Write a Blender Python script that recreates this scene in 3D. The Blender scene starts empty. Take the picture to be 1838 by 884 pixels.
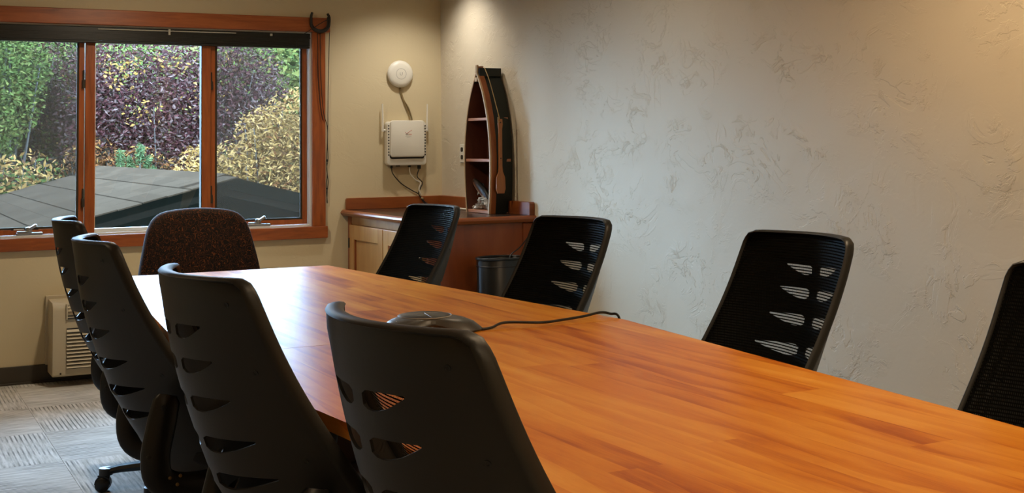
import bpy, bmesh, math, random
import numpy as np
from mathutils import Vector, Matrix
random.seed(7)
rng = np.random.default_rng(11)
R = math.radians
SC = bpy.context.scene
COL = SC.collection

# ------------------------------------------------------------------ camera
F_PX, YAW, PIT, ROL, CY = 2271.85, 0.4756, -0.0515, -0.0099, 141.5
CAM_POS = Vector((-3.3714, -7.5597, 1.30))
fw = Vector((math.sin(YAW)*math.cos(PIT), math.cos(YAW)*math.cos(PIT), -math.sin(PIT)))
r0 = Vector((math.cos(YAW), -math.sin(YAW), 0)); u0 = r0.cross(fw)
rr = math.cos(ROL)*r0 + math.sin(ROL)*u0
uu = -math.sin(ROL)*r0 + math.cos(ROL)*u0
cd = bpy.data.cameras.new('camera'); cam = bpy.data.objects.new('camera', cd); COL.objects.link(cam)
cd.sensor_fit = 'HORIZONTAL'; cd.sensor_width = 36.0; cd.lens = F_PX/1838*36.0
cd.shift_y = -(442.0-CY)/1838.0; cd.clip_start = 0.05; cd.clip_end = 200
cam.matrix_world = Matrix(((rr.x, uu.x, -fw.x, CAM_POS.x), (rr.y, uu.y, -fw.y, CAM_POS.y), (rr.z, uu.z, -fw.z, CAM_POS.z), (0, 0, 0, 1)))
SC.camera = cam

# ------------------------------------------------------------------ world: bright overcast sky
wd = bpy.data.worlds.new('overcast_sky'); SC.world = wd; wd.use_nodes = True
bg = wd.node_tree.nodes['Background']
bg.inputs[0].default_value = (0.42, 0.66, 1.0, 1); bg.inputs[1].default_value = 56.0
# portal: guides sky light through the window, gives off nothing itself
pl = bpy.data.lights.new('window_portal', 'AREA'); pl.shape = 'RECTANGLE'; pl.size = 2.1; pl.size_y = 1.25
po = bpy.data.objects.new('window_portal', pl); COL.objects.link(po)
po.location = (-1.89, 0.2, 1.4); po.rotation_euler = (R(-90), 0, 0)
pl.cycles.is_portal = True

SC.view_settings.view_transform = 'Standard'; SC.view_settings.look = 'None'
SC.view_settings.exposure = 0.0; SC.view_settings.gamma = 1.0; SC.view_settings.use_curve_mapping = False
WARM = (1.0, 0.74, 0.46)
CEIL = 2.5

# ------------------------------------------------------------------ materials
def s2l(c):
    return tuple(((v/255.0)/12.92 if v/255.0 <= 0.04045 else ((v/255.0+0.055)/1.055)**2.4) for v in c)
def mat(name, rgb=None, rough=0.5, metal=0.0, spec=0.5, lin=None):
    m = bpy.data.materials.new(name); m.use_nodes = True
    b = m.node_tree.nodes['Principled BSDF']
    c = lin if lin else s2l(rgb)
    b.inputs['Base Color'].default_value = (*c, 1); b.inputs['Roughness'].default_value = rough
    b.inputs['Metallic'].default_value = metal; b.inputs['Specular IOR Level'].default_value = spec
    return m
def nd(m, t, **k):
    n = m.node_tree.nodes.new(t)
    for a, v in k.items():
        if a.startswith('in_'):
            key = a[3:]; key = int(key) if key.isdigit() else key.replace('_', ' ')
            n.inputs[key].default_value = v
        else: setattr(n, a, v)
    return n
def lk(m, a, b): m.node_tree.links.new(a, b)
def bsdf(m): return m.node_tree.nodes['Principled BSDF']
def ramp(m, stops, interp='LINEAR'):
    n = m.node_tree.nodes.new('ShaderNodeValToRGB'); cr = n.color_ramp; cr.interpolation = interp
    while len(cr.elements) < len(stops): cr.elements.new(0.5)
    for e, (p, c) in zip(cr.elements, stops):
        e.position = p; e.color = (*c, 1) if len(c) == 3 else c
    return n
def bump(m, src, strength=0.3, dist=0.01, prev=None):
    n = nd(m, 'ShaderNodeBump'); n.inputs['Strength'].default_value = strength; n.inputs['Distance'].default_value = dist
    lk(m, src, n.inputs['Height'])
    if prev: lk(m, prev, n.inputs['Normal'])
    return n.outputs[0]

def m_plaster(name, rgb, trowel):
    m = mat(name, rgb, 0.62, spec=0.35); b = bsdf(m)
    tc = nd(m, 'ShaderNodeTexCoord')
    mp = nd(m, 'ShaderNodeMapping'); mp.inputs['Scale'].default_value = (1, 1, 1.25); lk(m, tc.outputs['Object'], mp.inputs[0])
    n1 = nd(m, 'ShaderNodeTexNoise', in_Scale=2.6, in_Detail=5.0, in_Roughness=0.62, in_Distortion=1.9); lk(m, mp.outputs[0], n1.inputs['Vector'])
    k1 = ramp(m, [(0.0, (0, 0, 0)), (0.40, (0.0, 0, 0)), (0.425, (.55, .55, .55)), (0.56, (.62, .62, .62)), (0.575, (1, 1, 1))]); lk(m, n1.outputs[0], k1.inputs[0])
    n2 = nd(m, 'ShaderNodeTexNoise', in_Scale=7.0, in_Detail=6.0, in_Roughness=0.7, in_Distortion=1.2); lk(m, mp.outputs[0], n2.inputs['Vector'])
    k2 = ramp(m, [(0.0, (0, 0, 0)), (0.56, (0, 0, 0)), (0.60, (1, 1, 1))]); lk(m, n2.outputs[0], k2.inputs[0])
    n3 = nd(m, 'ShaderNodeTexNoise', in_Scale=1.1, in_Detail=3.0); lk(m, mp.outputs[0], n3.inputs['Vector'])
    nf = nd(m, 'ShaderNodeTexNoise', in_Scale=60.0, in_Detail=4.0); lk(m, mp.outputs[0], nf.inputs['Vector'])
    nm = nd(m, 'ShaderNodeTexNoise', in_Scale=3.3, in_Detail=2.0); ad = nd(m, 'ShaderNodeVectorMath', operation='ADD'); ad.inputs[1].default_value = (7, 3, 5); lk(m, mp.outputs[0], ad.inputs[0]); lk(m, ad.outputs[0], nm.inputs['Vector'])
    km = ramp(m, [(.42, (0, 0, 0)), (.62, (1, 1, 1))]); lk(m, nm.outputs[0], km.inputs[0])
    h1 = nd(m, 'ShaderNodeMath', operation='MULTIPLY'); lk(m, k1.outputs[0], h1.inputs[0]); lk(m, km.outputs[0], h1.inputs[1])
    h2 = nd(m, 'ShaderNodeMath', operation='MULTIPLY'); lk(m, k2.outputs[0], h2.inputs[0]); lk(m, km.outputs[0], h2.inputs[1])
    a = bump(m, h1.outputs[0], 0.50*trowel, 0.006)
    a = bump(m, h2.outputs[0], 0.58*trowel, 0.004, a)
    a = bump(m, n3.outputs[0], 0.5, 0.03, a)
    a = bump(m, nf.outputs[0], 0.10, 0.003, a)
    lk(m, a, b.inputs['Normal'])
    return m
def m_wood(name, stops, scale=(3, 3, 30), rough=0.3, rnd=0.0, coat=0.0, blotch=0.5, bumps=0.04, spec=0.5, figure=0.0):
    """stained maple: fine grain stretched along one axis + soft blotches"""
    m = mat(name, (120, 80, 40), rough, spec=spec); b = bsdf(m)
    tc = nd(m, 'ShaderNodeTexCoord'); oi = nd(m, 'ShaderNodeObjectInfo')
    add = nd(m, 'ShaderNodeVectorMath', operation='ADD'); lk(m, tc.outputs['Object'], add.inputs[0])
    mul = nd(m, 'ShaderNodeVectorMath', operation='SCALE'); mul.inputs['Scale'].default_value = 37.0
    cmb = nd(m, 'ShaderNodeCombineXYZ'); lk(m, oi.outputs['Random'], cmb.inputs[0]); lk(m, oi.outputs['Random'], cmb.inputs[1])
    lk(m, cmb.outputs[0], mul.inputs[0]); lk(m, mul.outputs[0], add.inputs[1])
    mp = nd(m, 'ShaderNodeMapping'); mp.inputs['Scale'].default_value = scale; lk(m, add.outputs[0], mp.inputs[0])
    n1 = nd(m, 'ShaderNodeTexNoise', in_Scale=1.0, in_Detail=6.0, in_Roughness=0.6, in_Distortion=0.6); lk(m, mp.outputs[0], n1.inputs['Vector'])
    mp2 = nd(m, 'ShaderNodeMapping'); mp2.inputs['Scale'].default_value = tuple(v*0.22 for v in scale); lk(m, add.outputs[0], mp2.inputs[0])
    n2 = nd(m, 'ShaderNodeTexNoise', in_Scale=1.0, in_Detail=3.0, in_Roughness=0.55, in_Distortion=1.2); lk(m, mp2.outputs[0], n2.inputs['Vector'])
    mx = nd(m, 'ShaderNodeMath', operation='MULTIPLY_ADD'); mx.inputs[1].default_value = blotch; lk(m, n2.outputs[0], mx.inputs[0])
    mm = nd(m, 'ShaderNodeMath', operation='MULTIPLY'); mm.inputs[1].default_value = 1-blotch; lk(m, n1.outputs[0], mm.inputs[0]); lk(m, mm.outputs[0], mx.inputs[2])
    ma = nd(m, 'ShaderNodeMath', operation='MULTIPLY_ADD'); ma.inputs[1].default_value = rnd; lk(m, oi.outputs['Random'], ma.inputs[0])
    sb = nd(m, 'ShaderNodeMath', operation='ADD'); sb.inputs[1].default_value = -rnd/2; lk(m, mx.outputs[0], ma.inputs[2]); lk(m, ma.outputs[0], sb.inputs[0])
    src = sb.outputs[0]
    if figure:   # long cathedral lines and fine pores
        mp3 = nd(m, 'ShaderNodeMapping'); mp3.inputs['Scale'].default_value = tuple(v*.11 for v in scale); lk(m, add.outputs[0], mp3.inputs[0])
        wv_ = nd(m, 'ShaderNodeTexWave', in_Scale=2.6, in_Distortion=9.0, in_Detail=2.0, in_Detail_Scale=1.1); wv_.bands_direction = 'X'; wv_.wave_profile = 'SAW'; lk(m, mp3.outputs[0], wv_.inputs['Vector'])
        mp4 = nd(m, 'ShaderNodeMapping'); mp4.inputs['Scale'].default_value = (scale[0]*12, scale[1]*2.2, scale[2]*12); lk(m, add.outputs[0], mp4.inputs[0])
        n4 = nd(m, 'ShaderNodeTexNoise', in_Scale=1.0, in_Detail=3.0, in_Roughness=.7); lk(m, mp4.outputs[0], n4.inputs['Vector'])
        f1 = nd(m, 'ShaderNodeMath', operation='MULTIPLY_ADD'); f1.inputs[1].default_value = figure; lk(m, wv_.outputs[1] if len(wv_.outputs) > 1 else wv_.outputs[0], f1.inputs[0]); lk(m, src, f1.inputs[2])
        f2 = nd(m, 'ShaderNodeMath', operation='MULTIPLY_ADD'); f2.inputs[1].default_value = figure*1.3; lk(m, n4.outputs[0], f2.inputs[0]); lk(m, f1.outputs[0], f2.inputs[2])
        f3 = nd(m, 'ShaderNodeMath', operation='ADD'); f3.inputs[1].default_value = -figure*1.15; lk(m, f2.outputs[0], f3.inputs[0]); src = f3.outputs[0]
    k = ramp(m, [(p, s2l(c)) for p, c in stops]); lk(m, src, k.inputs[0]); lk(m, k.outputs[0], b.inputs['Base Color'])
    lk(m, bump(m, n1.outputs[0], bumps, 0.002), b.inputs['Normal'])
    if coat: b.inputs['Coat Weight'].default_value = coat; b.inputs['Coat Roughness'].default_value = 0.12
    return m
def m_plastic(name, rgb, rough=0.45, grain=180.0, amt=0.12):
    m = mat(name, rgb, rough, spec=0.4); n = nd(m, 'ShaderNodeTexNoise', in_Scale=grain, in_Detail=2.0)
    tc = nd(m, 'ShaderNodeTexCoord'); lk(m, tc.outputs['Object'], n.inputs['Vector'])
    lk(m, bump(m, n.outputs[0], amt, 0.001), bsdf(m).inputs['Normal']); return m
M = {}
M['plaster_r'] = m_plaster('troweled_plaster', (202, 190, 166), 1.0)
M['plaster_w'] = m_plaster('smooth_plaster', (202, 186, 150), 0.30)
M['ceiling'] = mat('ceiling_paint', (215, 205, 188), 0.8)
M['baseboard'] = m_plastic('vinyl_base', (62, 55, 44), 0.5, 30, .05)
M['trim'] = m_wood('stained_trim', [(.28, (92, 42, 18)), (.48, (148, 76, 32)), (.68, (176, 98, 46))], (6, 6, 6), .34, 0.06, blotch=.45)
M['trim_h'] = m_wood('stained_trim_h', [(.25, (100, 48, 22)), (.5, (146, 76, 34)), (.72, (172, 96, 48))], (5, 40, 40), .34, 0.06, blotch=.4)
M['trim_v'] = m_wood('stained_trim_v', [(.25, (100, 46, 18)), (.5, (146, 74, 28)), (.72, (172, 94, 40))], (40, 40, 5), .34, 0.06, blotch=.4)
M['table'] = m_wood('table_maple', [(.24, (118, 46, 6)), (.38, (160, 80, 14)), (.48, (190, 112, 28)), (.60, (204, 134, 46)), (.78, (218, 158, 72))], (15, 2.4, 15), .34, 0.12, blotch=.62, bumps=.012, spec=.06, figure=.08)
M['table_edge'] = m_wood('table_edge', [(.25, (92, 40, 14)), (.6, (132, 64, 24))], (20, 3, 20), .3, .05)
M['table_dark'] = m_wood('table_base', [(.25, (38, 20, 10)), (.6, (66, 34, 16))], (20, 20, 3), .4, .05)
M['cab'] = m_wood('cabinet_wood', [(.22, (92, 40, 16)), (.5, (134, 66, 28)), (.75, (160, 88, 42))], (14, 14, 2), .33, .05, blotch=.6)
M['cab_h'] = m_wood('cabinet_wood_h', [(.22, (88, 40, 14)), (.5, (132, 68, 28)), (.75, (156, 90, 42))], (4, 4, 26), .33, .05, blotch=.5)
M['cab_lit'] = m_wood('cabinet_wood_lit', [(.22, (140, 92, 46)), (.5, (176, 130, 76)), (.78, (200, 160, 104))], (16, 16, 2), .3, .05, blotch=.55)  # paler copy of the cabinet wood, wash of window light painted in
M['counter'] = mat('dark_laminate', (58, 46, 38), .22)
M['shell'] = m_plastic('chair_shell_plastic', (23, 23, 21), .46)
M['black'] = m_plastic('black_plastic', (17, 17, 16), .38, 120, .06)
M['seatfab'] = m_plastic('black_seat_fabric', (20, 20, 19), .85, 300, .5)
M['bolt'] = mat('bolt_brass', (150, 120, 80), .35, .8)
M['white_vinyl'] = mat('white_vinyl', (214, 216, 214), .35)
M['white_pl'] = m_plastic('white_plastic', (214, 208, 192), .38, 60, .03)
M['ptac'] = m_plastic('beige_plastic', (188, 174, 146), .42, 60, .04)
M['ptac_dark'] = mat('grille_dark', (26, 22, 17), .7)
M['steel'] = mat('brushed_steel', (168, 172, 172), .28, .9)
M['bronze'] = mat('bronze_gasket', (54, 46, 34), .6, spec=.2)
M['iron'] = m_plastic('old_iron', (34, 30, 24), .5, 70, .5)
M['cordblk'] = mat('black_cord', (14, 13, 12), .5)
M['cordtan'] = mat('tan_cord', (128, 108, 70), .6)
M['rope'] = mat('hemp_rope', (170, 140, 90), .8)
M['blind'] = m_plastic('blind_black', (20, 22, 18), .35, 40, .05)
M['clear'] = mat('clear_acrylic', (170, 165, 150), .2)
M['hull'] = m_plastic('hull_green_paint', (20, 27, 21), .5, 50, .15)
M['boat_in'] = m_wood('boat_inside', [(.25, (58, 26, 14)), (.7, (92, 46, 26))], (14, 14, 3), .45, .05)
M['boat_edge'] = mat('boat_pale_edge', (196, 170, 134), .5)
M['gunwale'] = m_wood('gunwale_wood', [(.25, (110, 56, 22)), (.7, (156, 88, 40))], (20, 20, 4), .4, .05)
M['shelf_edge'] = m_wood('shelf_pine', [(.25, (160, 104, 76)), (.7, (190, 136, 104))], (10, 4, 10), .45, .05)
M['paddle'] = m_wood('paddle_wood', [(.25, (132, 76, 34)), (.7, (172, 110, 56))], (30, 30, 4), .4, .05)
M['binmetal'] = mat('bin_enamel', (18, 20, 20), .34, .0, .4)
M['phone'] = mat('phone_grey', (58, 56, 52), .35); M['phone_d'] = mat('phone_dark', (26, 26, 26), .3)
M['red'] = mat('logo_red', (196, 50, 30), .5); M['ink'] = mat('logo_ink', (40, 36, 34), .5); M['inkg'] = mat('logo_grey', (150, 144, 134), .5)
M['glasspane'] = None

# thin window glass: mostly clear, a little mirror
g = bpy.data.materials.new('window_glass'); g.use_nodes = True; nt = g.node_tree; nt.nodes.clear()
o = nt.nodes.new('ShaderNodeOutputMaterial'); mixn = nt.nodes.new('ShaderNodeMixShader'); tr = nt.nodes.new('ShaderNodeBsdfTransparent'); gl = nt.nodes.new('ShaderNodeBsdfGlossy'); fr = nt.nodes.new('ShaderNodeFresnel')
tr.inputs[0].default_value = (.93, .96, .95, 1); gl.inputs['Roughness'].default_value = 0.0; fr.inputs[0].default_value = 1.38
nt.links.new(fr.outputs[0], mixn.inputs[0]); nt.links.new(tr.outputs[0], mixn.inputs[1]); nt.links.new(gl.outputs[0], mixn.inputs[2]); nt.links.new(mixn.outputs[0], o.inputs[0])
M['glass'] = g
def m_alpha(name, rgb, fac):
    m = mat(name, rgb, .8); b = bsdf(m); t = nd(m, 'ShaderNodeBsdfTransparent'); mx = nd(m, 'ShaderNodeMixShader'); mx.inputs[0].default_value = fac
    out = m.node_tree.nodes['Material Output']; lk(m, t.outputs[0], mx.inputs[1]); lk(m, b.outputs[0], mx.inputs[2]); lk(m, mx.outputs[0], out.inputs[0]); return m
M['screen'] = m_alpha('insect_screen', (96, 100, 98), .24)

# chair mesh: rows of small open cells between woven black threads (uv in metres)
m = mat('chair_mesh_weave', (14, 14, 12), .9, spec=.0); b = bsdf(m)
uvn = nd(m, 'ShaderNodeUVMap'); sp = nd(m, 'ShaderNodeSeparateXYZ'); lk(m, uvn.outputs[0], sp.inputs[0])
def frac(src, period, off=None):
    d = nd(m, 'ShaderNodeMath', operation='MULTIPLY'); d.inputs[1].default_value = 1/period; lk(m, src, d.inputs[0]); s = d.outputs[0]
    if off is not None:
        a = nd(m, 'ShaderNodeMath', operation='ADD'); lk(m, s, a.inputs[0]); lk(m, off, a.inputs[1]); s = a.outputs[0]
    f = nd(m, 'ShaderNodeMath', operation='FRACT'); lk(m, s, f.inputs[0]); return f.outputs[0]
fv = frac(sp.outputs[1], 0.0088)
sl = nd(m, 'ShaderNodeMath', operation='MULTIPLY'); sl.inputs[1].default_value = 0.9; lk(m, fv, sl.inputs[0])
fu = frac(sp.outputs[0], 0.0046, sl.outputs[0])
ca = nd(m, 'ShaderNodeMath', operation='LESS_THAN'); ca.inputs[1].default_value = 0.58; lk(m, fv, ca.inputs[0])
cb = nd(m, 'ShaderNodeMath', operation='LESS_THAN'); cb.inputs[1].default_value = 0.60; lk(m, fu, cb.inputs[0])
mu = nd(m, 'ShaderNodeMath', operation='MULTIPLY'); lk(m, ca.outputs[0], mu.inputs[0]); lk(m, cb.outputs[0], mu.inputs[1])
t = nd(m, 'ShaderNodeBsdfTransparent'); mx = nd(m, 'ShaderNodeMixShader'); lk(m, mu.outputs[0], mx.inputs[0]); lk(m, b.outputs[0], mx.inputs[1]); lk(m, t.outputs[0], mx.inputs[2])
lk(m, bump(m, ca.outputs[0], .5, .002), b.inputs['Normal'])
lk(m, mx.outputs[0], m.node_tree.nodes['Material Output'].inputs[0]); M['weave'] = m

# brown fabric with rust squiggles
m = mat('squiggle_fabric', (26, 19, 13), .9, spec=.2); tc = nd(m, 'ShaderNodeTexCoord')
n1 = nd(m, 'ShaderNodeTexNoise', in_Scale=30.0, in_Detail=1.0, in_Distortion=2.2); lk(m, tc.outputs['Object'], n1.inputs['Vector'])
k = ramp(m, [(0, s2l((24, 17, 12))), (.455, s2l((24, 17, 12))), (.47, s2l((104, 58, 28))), (.49, s2l((104, 58, 28))), (.505, s2l((22, 16, 12))), (.6, s2l((24, 17, 12))), (.615, s2l((84, 48, 26))), (.63, s2l((24, 17, 12)))])
lk(m, n1.outputs[0], k.inputs[0]); lk(m, k.outputs[0], bsdf(m).inputs['Base Color']); M['squiggle'] = m

# carpet tile: ribbed lines along local Y, worn bands
m = mat('carpet_tile', (120, 112, 100), .95, spec=.1); tc = nd(m, 'ShaderNodeTexCoord'); oi = nd(m, 'ShaderNodeObjectInfo')
sp = nd(m, 'ShaderNodeSeparateXYZ'); lk(m, tc.outputs['Object'], sp.inputs[0])
wv = nd(m, 'ShaderNodeTexWave', in_Scale=16.0, in_Distortion=0.15, in_Detail=1.0); wv.bands_direction = 'X'; lk(m, tc.outputs['Object'], wv.inputs['Vector'])
mp = nd(m, 'ShaderNodeMapping'); mp.inputs['Scale'].default_value = (50, 5, 5); av = nd(m, 'ShaderNodeVectorMath', operation='ADD'); cm = nd(m, 'ShaderNodeCombineXYZ')
ms = nd(m, 'ShaderNodeMath', operation='MULTIPLY'); ms.inputs[1].default_value = 50; lk(m, oi.outputs['Random'], ms.inputs[0]); lk(m, ms.outputs[0], cm.inputs[1]); lk(m, tc.outputs['Object'], av.inputs[0]); lk(m, cm.outputs[0], av.inputs[1]); lk(m, av.outputs[0], mp.inputs[0])
n1 = nd(m, 'ShaderNodeTexNoise', in_Scale=1.0, in_Detail=4.0, in_Roughness=.7); lk(m, mp.outputs[0], n1.inputs['Vector'])
n2 = nd(m, 'ShaderNodeTexNoise', in_Scale=4.0, in_Detail=3.0); lk(m, av.outputs[0], n2.inputs['Vector'])
kw = ramp(m, [(0, (0, 0, 0)), (.15, (0, 0, 0)), (.3, (1, 1, 1))]); lk(m, wv.outputs[0], kw.inputs[0])
kn = ramp(m, [(0, s2l((126, 122, 114))), (.42, s2l((176, 172, 164))), (.6, s2l((204, 200, 194)))]); lk(m, n1.outputs[0], kn.inputs[0])
k2 = ramp(m, [(.35, (0, 0, 0)), (.6, (1, 1, 1))]); lk(m, n2.outputs[0], k2.inputs[0])
mxl = nd(m, 'ShaderNodeMath', operation='MAXIMUM'); lk(m, kw.outputs[0], mxl.inputs[0]); lk(m, k2.outputs[0], mxl.inputs[1])
mc = nd(m, 'ShaderNodeMix', data_type='RGBA'); mc.inputs[6].default_value = (*s2l((112, 110, 106)), 1); lk(m, mxl.outputs[0], mc.inputs[0]); lk(m, kn.outputs[0], mc.inputs[7])
lk(m, mc.outputs[2], bsdf(m).inputs['Base Color']); lk(m, bump(m, n1.outputs[0], .5, .004), bsdf(m).inputs['Normal']); M['carpet'] = m

# outdoors: colours darkened to offset the very strong sky light
def m_shingle():
    m = mat('asphalt_shingle', (80, 78, 76), 1.0, spec=0.0); oi = nd(m, 'ShaderNodeObjectInfo'); tc = nd(m, 'ShaderNodeTexCoord')
    n = nd(m, 'ShaderNodeTexNoise', in_Scale=90.0, in_Detail=3.0); lk(m, tc.outputs['Object'], n.inputs['Vector'])
    a = nd(m, 'ShaderNodeMath', operation='MULTIPLY_ADD'); a.inputs[1].default_value = .35; lk(m, oi.outputs['Random'], a.inputs[0])
    h = nd(m, 'ShaderNodeMath', operation='MULTIPLY'); h.inputs[1].default_value = .65; lk(m, n.outputs[0], h.inputs[0]); lk(m, h.outputs[0], a.inputs[2])
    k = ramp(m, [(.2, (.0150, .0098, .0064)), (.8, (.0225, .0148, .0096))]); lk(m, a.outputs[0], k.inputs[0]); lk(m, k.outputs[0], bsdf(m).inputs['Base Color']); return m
M['shingle'] = m_shingle()
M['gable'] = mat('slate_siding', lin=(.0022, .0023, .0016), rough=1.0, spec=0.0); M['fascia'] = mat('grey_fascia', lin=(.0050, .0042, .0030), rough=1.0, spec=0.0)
M['bark'] = mat('bark', lin=(.03, .022, .016), rough=.9)
OUT_DIM = .42  # dims all leaf colours so the bright sky leaves them mid-toned
def leafm(name, lin): return mat('leaf_'+name, lin=(lin[0]*OUT_DIM*1.55, lin[1]*OUT_DIM*1.15, lin[2]*OUT_DIM*.82), rough=.9, spec=.03)  # red raised and blue cut to cancel the blue sky light
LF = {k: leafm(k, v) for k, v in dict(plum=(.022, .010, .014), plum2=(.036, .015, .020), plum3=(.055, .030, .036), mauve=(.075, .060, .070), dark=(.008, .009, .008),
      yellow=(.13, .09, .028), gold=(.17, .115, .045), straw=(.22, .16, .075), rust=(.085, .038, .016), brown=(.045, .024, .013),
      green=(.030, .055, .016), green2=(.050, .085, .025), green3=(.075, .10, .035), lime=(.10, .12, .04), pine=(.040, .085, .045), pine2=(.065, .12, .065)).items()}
m = mat('hill_grass', lin=(.04, .07, .022), rough=1.0, spec=0.0); n = nd(m, 'ShaderNodeTexNoise', in_Scale=1.6, in_Detail=6.0, in_Roughness=.7); tc = nd(m, 'ShaderNodeTexCoord'); lk(m, tc.outputs['Object'], n.inputs['Vector'])
k = ramp(m, [(.3, (.018, .023, .006)), (.5, (.033, .041, .010)), (.7, (.062, .055, .016))]); lk(m, n.outputs[0], k.inputs[0]); lk(m, k.outputs[0], bsdf(m).inputs['Base Color']); M['grass'] = m

# ------------------------------------------------------------------ mesh helpers
def tag(o, label=None, cat=None, group=None, kind=None):
    if label: o['label'] = label
    if cat: o['category'] = cat
    if group: o['group'] = group
    if kind: o['kind'] = kind
    return o
def empty(name, loc=(0, 0, 0), rz=0.0):
    o = bpy.data.objects.new(name, None); o.empty_display_size = 0.1; COL.objects.link(o); o.location = loc; o.rotation_euler = (0, 0, rz); return o
def obj(name, verts, faces, material, parent=None, smooth=False, off=None, angle=35, mats=None, midx=None, uv=None):
    """one mesh object; with a parent, verts are shifted by the parent's location unless off=(0,0,0)"""
    me = bpy.data.meshes.new(name)
    if off is None and parent is not None:
        off = Vector(parent.location)
        if parent.parent: off = off + Vector(parent.parent.location)
    if off is not None: verts = [(v[0]-off[0], v[1]-off[1], v[2]-off[2]) for v in verts]
    me.from_pydata([tuple(v) for v in verts], [], [tuple(f) for f in faces])
    if mats:
        for x in mats: me.materials.append(x)
        if midx is not None: me.polygons.foreach_set('material_index', midx)
    else: me.materials.append(material)
    bmx = bmesh.new(); bmx.from_mesh(me); bmesh.ops.recalc_face_normals(bmx, faces=bmx.faces); bmx.to_mesh(me); bmx.free()
    if smooth:
        me.polygons.foreach_set('use_smooth', [True]*len(me.polygons)); me.set_sharp_from_angle(angle=R(angle))
    o = bpy.data.objects.new(name, me); COL.objects.link(o)
    if parent: o.parent = parent
    return o
def bm_geo(bm):
    bm.verts.ensure_lookup_table(); bm.verts.index_update()
    return [v.co.copy() for v in bm.verts], [[v.index for v in f.verts] for f in bm.faces]
def box(x0, x1, y0, y1, z0, z1, bev=0.0, seg=2):
    bm = bmesh.new(); bmesh.ops.create_cube(bm, size=1.0)
    for v in bm.verts: v.co = Vector(((x0+x1)/2+v.co.x*(x1-x0), (y0+y1)/2+v.co.y*(y1-y0), (z0+z1)/2+v.co.z*(z1-z0)))
    if bev: bmesh.ops.bevel(bm, geom=bm.edges[:]+bm.verts[:], offset=bev, segments=seg, profile=0.5, affect='EDGES')
    g = bm_geo(bm); bm.free(); return g
def join(*gs):
    V, Fc = [], []
    for v, f in gs:
        k = len(V); V += list(v); Fc += [[i+k for i in q] for q in f]
    return V, Fc
def tf(g, mtx): return [mtx @ Vector(v) for v in g[0]], g[1]
def loft(rings, cap=True, closed=False):
    n = len(rings[0]); V = [Vector(p) for r in rings for p in r]; Fc = []
    m_ = len(rings)
    for i in range(m_ if closed else m_-1):
        a = i*n; b_ = ((i+1) % m_)*n
        for j in range(n):
            k = (j+1) % n; Fc.append([a+j, a+k, b_+k, b_+j])
    if cap and not closed:
        Fc.append(list(range(n))[::-1]); Fc.append([(m_-1)*n+j for j in range(n)])
    return V, Fc
def lathe(prof, n=32, c=(0, 0, 0), sx=1.0, sy=1.0):
    return loft([[(c[0]+r*math.cos(2*math.pi*j/n)*sx, c[1]+r*math.sin(2*math.pi*j/n)*sy, c[2]+z) for j in range(n)] for r, z in prof])
def catmull(pts, k=8):
    P = [Vector(p) for p in pts]; out = []
    Q = [P[0]*2-P[1]]+P+[P[-1]*2-P[-2]]
    for i in range(1, len(Q)-2):
        for j in range(k):
            t = j/k; a, b_, c, d = Q[i-1], Q[i], Q[i+1], Q[i+2]
            out.append(0.5*((2*b_)+(-a+c)*t+(2*a-5*b_+4*c-d)*t*t+(-a+3*b_-3*c+d)*t**3))
    out.append(P[-1]); return out
def tube(pts, rad, n=8, closed=False, sx=1.0, up=None):
    """sweep; rad may be a list; up fixes the second axis of an elliptic section (sx along up)"""
    P = [Vector(p) for p in pts]; rings = []; prev = None
    for i, p in enumerate(P):
        if closed: t = P[(i+1) % len(P)]-P[i-1]
        else: t = P[min(i+1, len(P)-1)]-P[max(i-1, 0)]
        t.normalize()
        if up is not None: a = Vector(up) - t*Vector(up).dot(t)
        elif prev is None:
            a = t.cross(Vector((0, 0, 1)))
            if a.length < 1e-3: a = t.cross(Vector((1, 0, 0)))
        else: a = prev - t*prev.dot(t)
        a.normalize(); prev = a; b_ = t.cross(a)
        r = rad[i] if isinstance(rad, (list, tuple)) else rad
        rings.append([p + a*(r*sx*math.cos(2*math.pi*j/n)) + b_*(r*math.sin(2*math.pi*j/n)) for j in range(n)])
    return loft(rings, True, closed)
def prism(poly, h0, h1, axis='z', bev=0.0, seg=2):
    """extrude a 2-D outline; axis z: (x,y)->z, y: (x,z)->y, x: (y,z)->x"""
    def P(a, b_, h): return {'z': (a, b_, h), 'y': (a, h, b_), 'x': (h, a, b_)}[axis]
    n = len(poly); V = [P(a, b_, h0) for a, b_ in poly]+[P(a, b_, h1) for a, b_ in poly]
    Fc = [list(range(n)), list(range(n, 2*n))[::-1]]+[[i, (i+1) % n, n+(i+1) % n, n+i] for i in range(n)]
    if bev:
        bm = bmesh.new(); vs = [bm.verts.new(v) for v in V]
        for q in Fc: bm.faces.new([vs[i] for i in q])
        bmesh.ops.recalc_face_normals(bm, faces=bm.faces)
        ed = [e for e in bm.edges if (e.verts[0].index < 0) or True]
        bm.verts.index_update()
        ed = [e for e in bm.edges if (e.verts[0].index < n) == (e.verts[1].index < n)]
        bmesh.ops.bevel(bm, geom=ed, offset=bev, segments=seg, profile=.5, affect='EDGES')
        gg = bm_geo(bm); bm.free(); return gg
    return V, Fc
def rrect(x0, x1, y0, y1, r, n=5):
    out = []
    for cx, cy, a0 in ((x1-r, y1-r, 0), (x0+r, y1-r, 90), (x0+r, y0+r, 180), (x1-r, y0+r, 270)):
        for i in range(n+1):
            a = R(a0+90*i/n); out.append((cx+r*math.cos(a), cy+r*math.sin(a)))
    return out
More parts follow.
